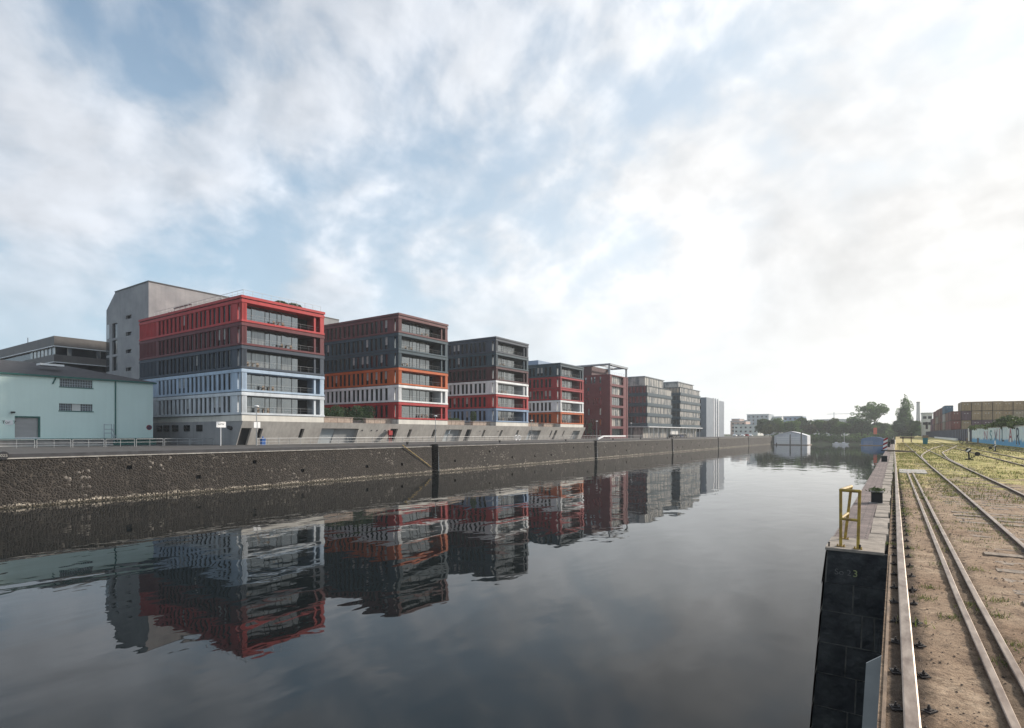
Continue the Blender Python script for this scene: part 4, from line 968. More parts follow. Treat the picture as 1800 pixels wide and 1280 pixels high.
for yy in (324.5, 329.2, 334): m_ = MB(); m_.box(XF - .5, XF + .15, yy, yy + 1.3, GZ, 26.3); m_.build('white_stripe', M['white_trim'], b8)
for k in range(6): m_ = MB(); m_.box(XF - 30, XF - 3, 309.85, 309.996, 7.5 + k * 3.1, 9.3 + k * 3.1); m_.build('window_band', M['glass_dark'], b8)
m_ = MB(); 
for k in range(4): m_.box(XF - 30 + k * 7, XF - 27 + k * 7, 313, 318, 26.0, 27.0)
m_.build('roof_plant', M['darkmetal'], b8)

# ------------------------------------------------------------------ big grey building, brown building
gX, gY = -122.0, 51.9
gb = thing('grey_building', 'tall windowless grey rendered building with a chamfered roof edge behind the red-topped block', 'building', (-131, 75, GZ))
zt = 36.5; xL = xgy(187, gY); xC = xgy(202.5, gY); zL = 33.2
def fz(u): return zt if u >= xC else zL + (zt - zL) * (u - xL) / (xC - xL)
hol = []
for zc in (30.55, 27.1, 23.5, 19.8): hol.append((xgy(221, gY), xgy(231, gY), zc - .38, zc + .38))
for zt_, zb_ in ((30.0, 26.9), (26.4, 23.4), (22.9, 19.9)): hol.append((xgy(197, gY), xgy(206.5, gY), zb_, zt_))
m_ = MB(); m_.grid_wall([xL, gX], [GZ, zL], hol, lambda u, v, d: (u, gY + d, v), .6)
m_.poly([(xL, gY, zL), (gX, gY, zL), (gX, gY, zt), (xC, gY, zt)])
m_.poly([(gX, gY, GZ), (gX, 98, GZ), (gX, 98, zt), (gX, gY, zt)]); m_.poly([(gX, 98, GZ), (xL, 98, GZ), (xL, 98, zL), (xC, 98, zt), (gX, 98, zt)])
m_.poly([(xC, gY, zt), (gX, gY, zt), (gX, 98, zt), (xC, 98, zt)]); m_.poly([(xL, gY, zL), (xC, gY, zt), (xC, 98, zt), (xL, 98, zL)]); m_.poly([(xL, gY, GZ), (xL, gY, zL), (xL, 98, zL), (xL, 98, GZ)])
m_.build('walls', M['render_grey'], gb)
m_ = MB(); m_.box(gX - .1, gX + .12, gY - .12, 98, zt + .003, zt + .22); m_.box(xC, gX - .103, gY - .12, gY + .1, zt + .003, zt + .22); m_.build('roof_edge', M['darkmetal'], gb)
m_ = MB(); m_.tube((gX + .08, 66.5, GZ), (gX + .08, 66.5, zt - .3), .07); m_.build('downpipe', M['white_trim'], gb)
for h in hol:
    m_ = MB()
    if h[1] - h[0] > 2.0 and h[3] - h[2] < 1: m_.box(h[0] + .003, h[1] - .003, gY + .45, gY + .5, h[2], h[3])
    else: m_.box(h[0] + .003, h[0] + (h[1] - h[0]) * .45, gY + .3, gY + .35, h[2], h[3]); m_.mat(1).box(h[0] + (h[1] - h[0]) * .453, h[1] - .003, gY + .3, gY + .35, h[2], h[3])
    m_.build('window', [M['glass_dark'], M['glass_light']], gb)
for zt_, zb_ in ((30.0, 26.9), (26.4, 23.4), (22.9, 19.9)):
    m_ = MB(); m_.box(xL - .02, xL + 1.6, gY - .03, gY - .004, zb_, zt_); m_.build('corner_window', M['glass'], gb)
brx, bry = -150.0, 45.2
bb = thing('brown_building', 'low dark brown office building with white-edged window bands behind the warehouse', 'building', (-165, 60, GZ))
m_ = MB()
prevz = GZ
for z0_, z1_, inset in ((GZ, 20.6, 0), (20.6, 22.0, .5), (22.0, 23.6, 0), (23.6, 25.5, .5), (25.5, 27.6, 0)):
    m_.mat(0 if not inset else 1).box(-215, brx - inset, bry + inset, 110, z0_ + (.003 if z0_ > GZ else 0), z1_)
m_.build('walls', [M['brown_clad'], M['glass_dark']], bb)
m_ = MB()
for z_ in (22.0, 25.45): m_.box(-215, brx + .12, bry - .12, 110, z_ - .12, z_ + .05)
m_.build('white_sill', M['white_trim'], bb)
for k in range(7): m_ = MB(); x_ = brx - 1.3 - k * 2.3; m_.box(x_ - 1.0, x_ + .6, bry + .40, bry + .48, 23.62, 25.3); m_.build('window', M['glass_light'], bb)
for k in range(5): m_ = MB(); y_ = bry + 2.5 + k * 5.5; m_.box(brx - .49, brx - .42, y_, y_ + .8, 23.62, 25.3); m_.build('window', M['glass_light'], bb)
m_ = MB(); m_.box(-170, -155, 62, 78, 27.6, 29.3); m_.build('roof_plant', M['fargrey'], bb)
m_ = MB(); m_.tube((-152.2, 62, 27.6), (-152.2, 62, 28.8), .1); m_.tube((-152.2, 62, 28.9), (-151.8, 61.6, 29.1), .9, 16); m_.build('satellite_dish', M['white_trim'], bb)
m_ = MB(); m_.tube((xgy(49, 47), 47, 27.6), (xgy(49, 47), 47, 29.6), .08); m_.build('mast', M['darkmetal'], bb)
m_ = MB()
for k in range(9): x_ = -181 - k * 1.2; m_.box(x_, x_ + .15, 50, 50.2, 27.6, 29.5)
m_.box(-192, -180.9, 50.203, 50.4, 29.2, 29.5); m_.box(-192, -180.9, 50.203, 50.4, 28.2, 28.4); m_.build('roof_screen', M['darkmetal'], bb)
m_ = MB(); m_.box(-215, -182, 52, 60, 27.6, 28.7); m_.build('roof_box', M['farwall'], bb)

# ------------------------------------------------------------------ green warehouse
wX, wY = -103.0, 44.5
wh = thing('warehouse', 'pale green rendered warehouse with dark hipped roof and roller door', 'warehouse', (-110, 20, GZ))
YS = -40; ZB, ZE = 5.80, 15.05
doors = [(ygx(26, wX), ygx(70, wX), ZB + .003, zgx(48, 733, wX))]
wins = [(ygx(105, wX), ygx(163, wX), zgx(134, 681, wX), zgx(134, 667, wX)), (ygx(104, wX), ygx(163, wX), zgx(134, 722.5, wX), zgx(134, 710, wX))]
f = lambda u, v, d: (wX - d, u, v)
m_ = MB(); m_.grid_wall([YS, wY], [ZB, ZE], doors + wins, f, .35)
m_.poly([(wX, wY, ZB), (-127, wY, ZB), (-127, wY, ZE), (wX, wY, ZE)]); m_.poly([(-127, wY, GZ), (-127, YS, GZ), (-127, YS, ZE), (-127, wY, ZE)])
m_.build('walls', M['green_wall'], wh)
m_ = MB(); e = .35; rz, rx = 18.0, -115.0; ry1 = wY - 9
m_.poly([(wX + e, YS, ZE + .02), (wX + e, wY + e, ZE + .02), (rx, ry1, rz), (rx, YS, rz)]); m_.poly([(wX + e, wY + e, ZE + .02), (-127 - e, wY + e, ZE + .02), (rx, ry1, rz)]); m_.poly([(-127 - e, YS, ZE), (rx, YS, rz), (rx, ry1, rz), (-127 - e, wY + e, ZE)])
m_.build('roof', M['roof_dark'], wh)
m_ = MB(); m_.box(wX + .003, wX + e + .05, YS, wY + e + .05, ZE - .22, ZE + .01); m_.box(-127, wX, wY + .003, wY + e + .05, ZE - .22, ZE + .009); m_.build('eave', M['green_trim'], wh)
m_ = MB(); yd = ygx(202.5, wX); m_.tube((wX + .12, yd, GZ + .4), (wX + .12, yd, ZE - .2), .10); yd2 = ygx(92, wX)
m_.tube((wX + .12, yd2, ZE - 1.2), (wX + .12, yd2 + .4, ZE - .2), .09)
m_.build('downpipe', M['green_trim'], wh)
for d_ in doors:
    m_ = MB(); m_.box(wX - .34, wX - .28, d_[0] + .003, d_[1] - .003, d_[2], d_[3] - .003)
    for k in range(18): z_ = d_[2] + (d_[3] - d_[2]) * k / 18; m_.box(wX - .277, wX - .255, d_[0] + .02, d_[1] - .02, z_ + .05, z_ + (d_[3] - d_[2]) / 18 - .05)
    m_.mat(1).box(wX - .26, wX + .03, d_[0] + .01, d_[1] - .01, d_[2] + .0, d_[2] + .16)
    m_.mat(2).box(wX - .25, wX + .02, d_[1] - .16, d_[1] + .05, d_[2] + .17, d_[3] + .1); m_.box(wX - .25, wX + .02, d_[0], d_[1] - .17, d_[3] - .1, d_[3] + .1)
    m_.build('roller_door', [M['shutter'], M['signwhite'], M['green_trim']], wh)
for i, w_ in enumerate(wins):
    m_ = MB(); m_.box(wX - .30, wX - .26, w_[0], w_[1], w_[2], w_[3]); m_.mat(1)
    nb_ = 20
    for k in range(nb_ + 1): y_ = w_[0] + (w_[1] - w_[0]) * k / nb_; m_.box(wX - .257, wX - .22, y_ - .035, y_ + .035, w_[2], w_[3])
    for k in range(4): z_ = w_[2] + (w_[3] - w_[2]) * k / 3; m_.box(wX - .256, wX - .219, w_[0], w_[1], z_ - .03, z_ + .03)
    if i: m_.mat(2).box(wX - .21, wX - .15, w_[0] + (w_[1] - w_[0]) * .38, w_[0] + (w_[1] - w_[0]) * .63, w_[2] + .03, w_[3] - .03)
    m_.mat(3).box(wX - .1, wX + .06, w_[0] - .1, w_[1] + .1, w_[2] - .14, w_[2] - .003)
    m_.build('window', [M['glass_dark'], M['fargrey'], M['farwall'], M['green_trim']], wh)
m_ = MB(); m_.mat(0).box(wX - .2, wX + 1.3, YS, yd - .8, GZ, ZB - .25); m_.mat(1).box(wX - .2, wX + 1.2, yd - .79, wY, GZ, ZB - .25); m_.mat(1).box(wX - .2, wX + 1.4, YS, wY + .1, ZB - .247, ZB)
m_.mat(2).box(wX + 1.303, wX + 1.45, YS, yd - .8, GZ, GZ + .16)
m_.build('loading_dock', [M['dock'], M['green_trim'], M['concrete_band']], wh)
m_ = MB(); y0_, y1_ = ygx(176, wX), ygx(193, wX)
for y_ in (y0_, y0_ + 1.0, y1_): m_.tube((wX + 1.5, y_, ZB), (wX + 1.5, y_, ZB + 2.2), .05)
for z_ in (.9, 1.5, 2.2): m_.tube((wX + 1.5, y0_, ZB + z_ - .1), (wX + 1.5, y0_ + 1.0, ZB + z_ - .1), .04)
m_.tube((wX + 1.5, y0_ + 1, ZB + 1.6), (wX + 1.5, yd - .2, GZ + .6), .05); m_.tube((wX + 1.5, y0_ + 1, ZB + .9), (wX + 1.5, yd - .6, GZ + .3), .04)
m_.build('stair_railing', M['fargrey'], wh)
m_ = MB(); y0_, y1_ = ygx(66, -108), ygx(108, -108); m_.box(-108.5, -106.8, y0_, y1_, 16.9, 17.2); m_.build('skylight', M['signwhite'], wh)
m_ = MB(); y0_, y1_ = ygx(8.5, wX), ygx(22.5, wX); zc = zgx(15, 742.5, wX); m_.box(wX + .003, wX + .06, y0_, y1_, zc - .34, zc + .34)
sg = m_.build('gate_sign', M['signwhite'], origin=(wX, (y0_ + y1_) / 2, zc)); tag(sg, 'small white sign reading Tor 7 left of the roller door', 'sign')
text('lettering', 'Tor  7', .58, (wX + .065, (y0_ + y1_) / 2, zc), FX, M['black'], sg)
yr_ = ygx(262, wX); zc = zgx(262, 751.5, wX); t = thing('no_parking_sign', 'round dark blue and red no-parking sign at the right end of the green wall', 'sign', (wX, yr_, zc))
m_ = MB(); m_.tube((wX + .003, yr_, zc), (wX + .05, yr_, zc), .42, 24); m_.build('rim', M['darkred'], t)
m_ = MB(); m_.tube((wX + .05, yr_, zc), (wX + .056, yr_, zc), .33, 24); m_.build('disc', M['navy'], t)
m_ = MB(); m_.prism([(wX + .058, yr_ - .26, zc + .19), (wX + .058, yr_ - .2, zc + .25), (wX + .058, yr_ + .26, zc - .19), (wX + .058, yr_ + .2, zc - .25)], (.004, 0, 0)); m_.build('bar', M['darkred'], t)
m_ = MB(); yl_ = ygx(21, wX); zc = zgx(21, 725, wX); m_.box(wX + .003, wX + .5, yl_ - .15, yl_ + .15, zc, zc + .12); m_.prism([(wX + .3, yl_ - .2, zc - .12), (wX + .7, yl_ - .2, zc - .05), (wX + .7, yl_ - .2, zc + .1), (wX + .3, yl_ - .2, zc + .1)], (0, .4, 0)); m_.build('wall_lamp', M['gap'], wh)

# ------------------------------------------------------------------ promenade furniture
p0 = thing('railing_panel', 'grey tubular railing panel in the row along the warehouse apron', 'railing', (-90, 14.0, GZ), 'railing panels before the warehouse')
m_ = MB(); L_ = 3.55
m_.tube((-90, 14, GZ), (-90, 14, GZ + 1.05), .045, 8); m_.tube((-90, 14 + L_, GZ), (-90, 14 + L_, GZ + 1.05), .045, 8); m_.tube((-90, 14, GZ + 1.05), (-90, 14 + L_, GZ + 1.05), .045, 8); m_.build('frame', M['steel'], p0)
m_ = MB(); m_.tube((-90, 14, GZ + .6), (-90, 14 + L_, GZ + .6), .028, 6); m_.tube((-90, 14 + L_ / 2, GZ), (-90, 14 + L_ / 2, GZ + 1.03), .028, 6); m_.build('mid_bar', M['steel'], p0)
ORD = ['first', 'second', 'third', 'fourth', 'fifth', 'sixth', 'seventh', 'eighth', 'ninth', 'tenth']
p0['label'] = 'grey tubular railing panel before the warehouse, first of the row from the left'
for k in range(1, 9): copy_thing(p0, (0, k * 3.78, 0), label=f'grey tubular railing panel before the warehouse, {ORD[k]} of the row from the left')
p0 = thing('promenade_railing', 'long thin grey promenade railing in front of the podium and the farther blocks', 'railing', (-82.6, 50.5, GZ))
m_ = MB(); L_ = 3.9; x_ = -82.6
for k in range(3): m_.tube((x_, 50.5 + k * L_ / 2, GZ), (x_, 50.5 + k * L_ / 2, GZ + 1.08), .03, 6)
m_.tube((x_, 50.5, GZ + 1.08), (x_, 50.5 + L_, GZ + 1.08), .035, 6); m_.tube((x_, 50.5, GZ + .55), (x_, 50.5 + L_, GZ + .55), .02, 6); m_.tube((x_, 50.5, GZ + .12), (x_, 50.5 + L_, GZ + .12), .02, 6); rp = m_.build('railing_panel', M['steel'], p0)
for k in range(1, 42): link('railing_panel', rp.data, p0, (-82.6, 50.5 + k * 3.95, GZ))
# street lamps
def lamp(px, X, h, lab, boxes=False):
    y_ = ygx(px, X); t = thing('street_lamp', lab, 'street lamp', (X, y_, GZ), 'street lamps on the promenade')
    m_ = MB(); m_.tube((X, y_, GZ), (X, y_, GZ + h), .085, 8, .05); m_.tube((X, y_, GZ), (X, y_, GZ + 1.0), .11, 8); m_.build('pole', M['steel'], t)
    m_ = MB(); m_.ball((X, y_, GZ + h), .36, 14, 8, .45); m_.build('lamp_head', M['signwhite'], t)
    if boxes:
        for s_ in (-1, 1): m_ = MB(); m_.box(X + .1, X + .16, y_ + (.06 if s_ > 0 else -.52), y_ + (.52 if s_ > 0 else -.06), GZ + 2.7, GZ + 3.6); m_.build('notice', M['signwhite'], t)
lamp(451, -81, 6.0, 'street lamp with two white notices in front of the red-topped block', True)
lamp(765.5, -78, 5.4, 'slim street lamp before the lowest floor of the orange-striped block')
lamp(934.5, -78, 5.2, 'slim street lamp right of the grey-topped block')
lamp(1049, -76, 5.6, 'slim street lamp left of the maroon tower front')
lamp(1109.5, -76, 5.4, 'slim street lamp right of the maroon tower')
x_, px = -84.2, 388; y_ = ygx(px, x_); t = thing('notice_board', 'white notice board on a single white post before the blue-grey podium end', 'sign', (x_, y_, GZ))
m_ = MB(); m_.tube((x_, y_, GZ), (x_, y_, GZ + 3.0), .06); m_.build('post', M['signwhite'], t)
m_ = MB(); m_.box(x_ + .07, x_ + .12, y_ - .72, y_ + .72, GZ + 2.75, GZ + 3.62); bd = m_.build('board', M['signwhite'], t)
text('lettering', 'AKTIV', .34, (x_ + .125, y_, GZ + 3.22), FX, M['black'], bd)
m_ = MB(); x_, y_ = -83.2, ygx(462, -83.2); m_.box(x_ - .3, x_ + .3, y_ - .3, y_ + .3, GZ, GZ + .95); m_.box(x_ - .34, x_ + .34, y_ - .34, y_ + .34, GZ + .953, GZ + 1.1); m_.tube((x_, y_, GZ + 1.1), (x_, y_, GZ + 1.35), .12)
tag(m_.build('litter_bin', M['blue']), 'blue litter bin beside the lamp with two notices', 'litter bin')
x_ = -84.6
for i, (a, b) in enumerate(((683, 685.6), (686, 689))):
    m_ = MB(); y0_, y1_ = ygx(a, x_), ygx(b, x_); m_.box(x_ - .25, x_ + .2, y0_, y1_, GZ + 1.5, GZ + 2.5 - .1 * i); m_.box(x_ - .05, x_ + .0, (y0_ + y1_) / 2 - .05, (y0_ + y1_) / 2 + .05, GZ, GZ + 1.5)
    tag(m_.build('red_box', M['brightred']), 'red cabinet on a post before the podium, ' + ('left of the pair' if i == 0 else 'right of the pair'), 'cabinet', 'red cabinets')
x_ = -80; y_ = ygx(910, x_); t = thing('lifebuoy_stand', 'white openwork stand on the promenade before the grey-topped block', 'stand', (x_, y_, GZ))
m_ = MB()
for k in range(10):
    a, b = 2 * math.pi * k / 10, 2 * math.pi * (k + 1) / 10
    for s_ in (-.75, .75): m_.tube((x_, y_ + s_ + .6 * math.cos(a), GZ + .75 + .6 * math.sin(a)), (x_, y_ + s_ + .6 * math.cos(b), GZ + .75 + .6 * math.sin(b)), .09, 6)
m_.build('rings', M['signwhite'], t); m_ = MB(); m_.tube((x_, y_ - .7, GZ), (x_, y_ - .7, GZ + 1.6), .06); m_.tube((x_, y_ + .7, GZ), (x_, y_ + .7, GZ + 1.3), .06); m_.build('posts', M['signwhite'], t)
# white ramp bridge parapet before the maroon tower
m_ = MB(); xr = -70; ya, yb_, yc = ygx(1052, xr), ygx(1062, xr), ygx(1100, xr)
m_.prism([(xr, ya, GZ + .05), (xr, ya, GZ + .5), (xr, yb_, GZ + 1.25), (xr, yc, GZ + 1.25), (xr, yc, GZ + .85), (xr, yb_, GZ + .85)], (-.4, 0, 0))
tag(m_.build('white_parapet', M['white_trim']), 'white bent parapet on the promenade edge before the maroon tower', 'parapet')
rr = random.Random(31)
for k in range(6):
    yy = 70 + k * 25 + rr.uniform(-4, 4); m_ = MB(); m_.tube((QX - 1.4, yy, GZ + .03), (QX - 1.4, yy, GZ + .35), .18, 10); m_.tube((QX - 1.4, yy, GZ + .35), (QX - 1.4, yy, GZ + .48), .26, 10)
    tag(m_.build('bollard', M['black']), f'small black mooring bollard on the far quay rim, {ORD[k]} from the left', 'bollard', 'bollards on the far quay')
# parked cars
def car(x, y, mat, lab, heading=0):
    t = thing('parked_car', lab, 'car', (x, y, GZ), 'cars parked on the far promenade')
    m_ = MB(); prof = [(-2.1, .3), (2.1, .3), (2.15, .75), (1.2, .95), (.6, 1.42), (-1.2, 1.45), (-1.9, .95), (-2.15, .85)]
    m_.prism([(x + .85, y + a, GZ + b) for a, b in prof], (-1.7, 0, 0)); bd = m_.build('body', mat, t)
    m_ = MB(); m_.prism([(x + .86, y + a, GZ + b) for a, b in ((1.0, .98), (.55, 1.36), (-1.15, 1.38), (-1.6, .98))], (.012, 0, 0)); m_.build('side_windows', M['glass_dark'], t)
    for a in (-1.3, 1.3):
        for s_ in (-.8, .68): m_ = MB(); m_.tube((x + s_, y + a, GZ + .32), (x + s_ + .22, y + a, GZ + .32), .32, 12); m_.build('wheel', M['black'], t)
CM = [M['black'], M['navy'], M['darkmetal'], M['signwhite'], M['steel'], M['signwhite'], M['darkred']]
for i, (px, X, mi, d_) in enumerate(((1182, -74, 0, 'black car parked leftmost before the white canopy'), (1189, -74, 2, 'dark grey car second from left before the white canopy'), (1196, -74, 1, 'navy car third from left before the white canopy'), (1202, -74, 2, 'dark grey car at the right end of the cars before the canopy'), (1292, -76, 3, 'white car right beside the grey slab building'), (1299, -76, 4, 'silver car between a white and another white car far off'), (1306, -76, 5, 'white car in the middle of the far parking row'), (1313, -76, 6, 'red car in the far parking row'), (1320, -76, 3, 'white car at the right end of the far parking row'))):
    car(X, ygx(px, X), CM[mi], d_)

# ------------------------------------------------------------------ far buildings
def far_building(px0, px1, py, Y, mat, lab, dep=30, wins=0, z0=GZ):
    x0, x1 = xgy(px0, Y), xgy(px1, Y); zt_ = zgy((px0 + px1) / 2, py, Y); t = thing('far_building', lab, 'building', ((x0 + x1) / 2, Y + dep / 2, z0))
    m_ = MB(); m_.box(x0, x1, Y, Y + dep, z0, zt_); m_.build('walls', mat, t)
    m_ = MB(); m_.box(x0 - .3, x1 + .3, Y - .3, Y + dep, zt_ + .003, zt_ + .5); m_.build('roof', M['fargrey'], t)
    if wins:
        wm_ = MB(); wm_.box(-.8, .8, -.05, 0, 0, 1.5); wmm = wm_.mesh('window', M['glass_dark'])
        n = max(2, int((x1 - x0) / 3.6)); cnt = 0
        for j in range(wins):
            zz_ = zt_ - 3.0 - j * 3.4
            if zz_ < z0 + 1: break
            for k in range(n):
                if cnt < 95: link('window', wmm, t, (x0 + (k + .5) * (x1 - x0) / n, Y - .004, zz_)); cnt += 1
    return t
far_building(1284, 1311, 741, 560, M['farpink'], 'rose coloured stepped building right of the grey slab', 20, 6)
far_building(1286, 1300, 737, 575, M['farpink'], 'upper rose step of the building right of the grey slab', 20)
far_building(1290, 1332, 747, 520, M['farwall'], 'long low white building with rows of windows behind the quay end', 25, 5)
far_building(1288, 1318, 739.5, 640, M['fargrey'], 'pale building rising behind the low white one', 25, 3)
far_building(1313, 1351, 729, 620, M['fargrey'], 'grey-green flat office block above the trees', 30, 4)
far_building(1351, 1374, 733, 640, M['farwall'], 'pale flat block joining the grey-green one above the trees', 30, 2)
far_building(1377, 1410, 732.5, 600, M['farblue'], 'blue and grey block above the trees behind the white boathouse', 30, 4)
far_building(1430, 1490, 738, 600, M['farwall'], 'long pale roof showing over the hedge of trees', 30)
t = thing('chimney', 'tall slim grey chimney beside the poplar', 'chimney', (xgy(1614, 760), 760, GZ))
x_ = xgy(1614, 760); m_ = MB(); m_.tube((x_, 760, GZ), (x_, 760, zgy(1614, 707, 760)), 2.1, 16, 1.5); m_.build('stack', M['chim'], t); m_ = MB(); m_.tube((x_, 760, zgy(1614, 708, 760)), (x_, 760, zgy(1614, 706.5, 760)), 1.75, 16); m_.build('rim', M['darkmetal'], t)
# far cranes
for px, lab, pj in ((1466, 'thin tower crane with a long jib above the far trees', 1),):
    Y = 640; x_ = xgy(px, Y); zt_ = zgy(px, 728, Y); t = thing('tower_crane', lab, 'crane', (x_, Y, GZ))
    m_ = MB(); m_.box(x_ - .3, x_ + .3, Y - .3, Y + .3, GZ, zt_ + 2); m_.build('mast', M['fargrey'], t)
    if pj < 0: continue
    m_ = MB(); m_.box(x_ - 6, x_ + 24 if pj > 0 else x_ + 6, Y - .4, Y + .4, zt_ - .1, zt_ + .25) if pj > 0 else m_.prism([(x_, Y, zt_), (x_ - 10, Y, zt_ + 9), (x_ - 9.6, Y, zt_ + 9), (x_ + .5, Y, zt_)], (0, .5, 0)); m_.build('jib', M['fargrey'], t)

# ------------------------------------------------------------------ trees
def tree(x, y, z, h, r, lab, mat, seed, kind='round', n=3800, size=.45, trunk_h=None, name='tree', group=None):
    t = thing(name, lab, 'tree', (x, y, z), group); rr = random.Random(seed)
    th = trunk_h if trunk_h is not None else h * .3
    m_ = MB(); m_.tube((x, y, z - .2), (x + .02 * h, y, z + th), .028 * h, 8, .02 * h)
    tips = []
    for k in range(7 if kind != 'poplar' else 3):
        a = rr.uniform(0, 6.28); e_ = rr.uniform(.35, .85) if kind != 'poplar' else .15
        q_ = Vector((x + .02 * h + r * e_ * math.cos(a), y + r * e_ * math.sin(a), z + th + (h - th) * rr.uniform(.3, .8)))
        m_.tube((x + .02 * h, y, z + th * rr.uniform(.8, 1)), q_, .013 * h, 6, .004 * h); tips.append(q_)
        for j in range(3):
            d = Vector((rr.gauss(0, 1), rr.gauss(0, 1), rr.uniform(.2, 1.4))).normalized() * r * .4; m_.tube(q_, q_ + d, .004 * h, 5, .0015 * h); tips.append(q_ + d)
    m_.build('trunk', M['bark'], t)
    bl = []
    if kind == 'round':
        for k in range(26):
            a = rr.uniform(0, 6.28); rad = r * rr.uniform(.15, .78); zz_ = z + th + (h - th) * rr.uniform(.08, .86); f_ = 1 - abs((zz_ - z - th) / (h - th) - .42) * .9
            s_ = r * rr.uniform(.20, .38); bl.append((x + rad * f_ * math.cos(a), y + rad * f_ * math.sin(a), zz_, s_, s_, s_ * .75))
    elif kind == 'open':
        for q_ in tips: s_ = r * rr.uniform(.18, .30); bl.append((q_.x, q_.y, q_.z, s_, s_, s_ * .7))
        for k in range(34):
            a = rr.uniform(0, 6.28); rad = r * rr.uniform(.2, 1.0); zz_ = z + th + (h - th) * (rr.uniform(.1, 1) - .35 * (rad / r) ** 2 + .15); s_ = r * rr.uniform(.12, .24); bl.append((x + rad * math.cos(a), y + rad * math.sin(a), min(zz_, z + h - s_), s_, s_, s_ * .6))
    elif kind == 'poplar':
        for k in range(34):
            f_ = (k + rr.random()) / 34; zz_ = z + th + (h - th) * f_ * .97; w_ = r * (1.0 - f_ ** 2.2) * .8 + r * .10; a = rr.uniform(0, 6.28); rad = w_ * rr.uniform(.1, .7); s_ = w_ * rr.uniform(.3, .5) + .2; bl.append((x + rad * math.cos(a), y + rad * math.sin(a), zz_, s_, s_, s_ * 1.5))
    leaves('crown', bl, n, size, mat, t, seed + 100)
    return t
def ptree(px, pytop, wpx, Y, lab, mat, seed, kind='round', z=4.0, **k):
    x = xgy(px, Y); h = zgy(px, pytop, Y) - z; d = Y / ray(px)[1]; r = wpx / 2 * d / F * (1.12 if kind == 'round' else 1.2 if kind == 'poplar' else .95)
    return tree(x, Y, z, h, r, lab, mat, seed, kind, **k)
G_ = 'trees on the far bank'
TL = [(1344, 737, 34, 408, 'dark round tree at the end of the far quay wall', 'leaf_dark', 'round'), (1367, 735, 40, 412, 'round green tree behind the left edge of the white boathouse', 'leaf', 'round'), (1352, 747, 26, 398, 'low light green tree before the dark round one', 'leaf_light', 'round'),
      (1391, 741, 40, 405, 'green tree directly behind the white boathouse roof', 'leaf', 'round'), (1409, 734, 34, 425, 'tall green tree hiding part of the blue block', 'leaf_dark', 'round'), (1424, 745, 26, 402, 'thin olive tree right of the white boathouse', 'leaf_olive', 'round'), (1442, 738, 34, 412, 'green tree at the left end of the dense tree row', 'leaf', 'round'),
      (1460, 737, 36, 406, 'light green tree in the dense tree row', 'leaf_light', 'round'), (1477, 741, 36, 402, 'green tree in the dense row behind the small white boats', 'leaf', 'round'), (1495, 737, 38, 410, 'dark tree in the dense row left of the open-crowned tree', 'leaf_dark', 'round'),
      (1514, 738, 40, 404, 'dark tree below the open-crowned tree', 'leaf_dark', 'round'), (1524, 711, 60, 430, 'large open-crowned tree standing above the row', 'leaf', 'open'), (1544, 743, 36, 440, 'dark tree between the open-crowned tree and the poplar', 'leaf_dark', 'round'), (1565, 746, 34, 470, 'low green tree left of the poplar', 'leaf', 'round'),
      (1591, 693, 38, 400, 'tall pointed poplar beside the chimney', 'leaf', 'poplar'), (1580, 738, 28, 392, 'bushy tree at the left foot of the poplar', 'leaf_dark', 'round'), (1602, 736, 30, 392, 'bushy tree at the right foot of the poplar', 'leaf', 'round')]
for i, (px, py, w_, Y, lab, mt, kd) in enumerate(TL):
    ptree(px, py, w_, Y, lab, M[mt], 200 + i, kd, z=GZ - .3 if px > 1550 else 3.8, n=9500 if kd != 'round' else 5600, size=.44 if kd != 'open' else .42, group=G_, trunk_h=1.8 if kd == 'poplar' else 3.5 if kd == 'open' else None)
hb = []; rr = random.Random(77)
for k in range(90): hb.append((-66 + k * .72 + rr.uniform(-1, 1), 389 + rr.uniform(-4, 6), rr.uniform(1.5, 4.6), rr.uniform(1.4, 2.6), 2, rr.uniform(1.2, 2.6)))
tag(leaves('bank_scrub', hb, 26000, .38, M['leaf'], None, 78, (-30, 390, 1)), 'dense green scrub along the water at the end of the basin', 'scrub', kind='stuff')
hb = [(14 + rr.uniform(-40, 30), 480 + rr.uniform(-10, 10), GZ + rr.uniform(1, 6), 6, 4, rr.uniform(2, 5)) for k in range(40)]
hb += [(-62 + k * 2.1, 448 + rr.uniform(-6, 6), GZ + rr.uniform(.5, 7.0), 3.0, 3, rr.uniform(2, 3.2)) for k in range(33)]
hb += [(-150 + k * 6, 720, GZ + rr.uniform(2, 8), 7, 4, 6) for k in range(44)]
tag(leaves('far_wood', hb, 26000, .8, M['leaf'], None, 79, (0, 480, GZ)), 'far belt of trees closing the view behind the yard', 'wood', kind='stuff')
m_t = ptree(1037, 742, 13, 181, 'small olive tree against the maroon tower', M['leaf_olive'], 300, z=GZ, n=1500, size=.22)

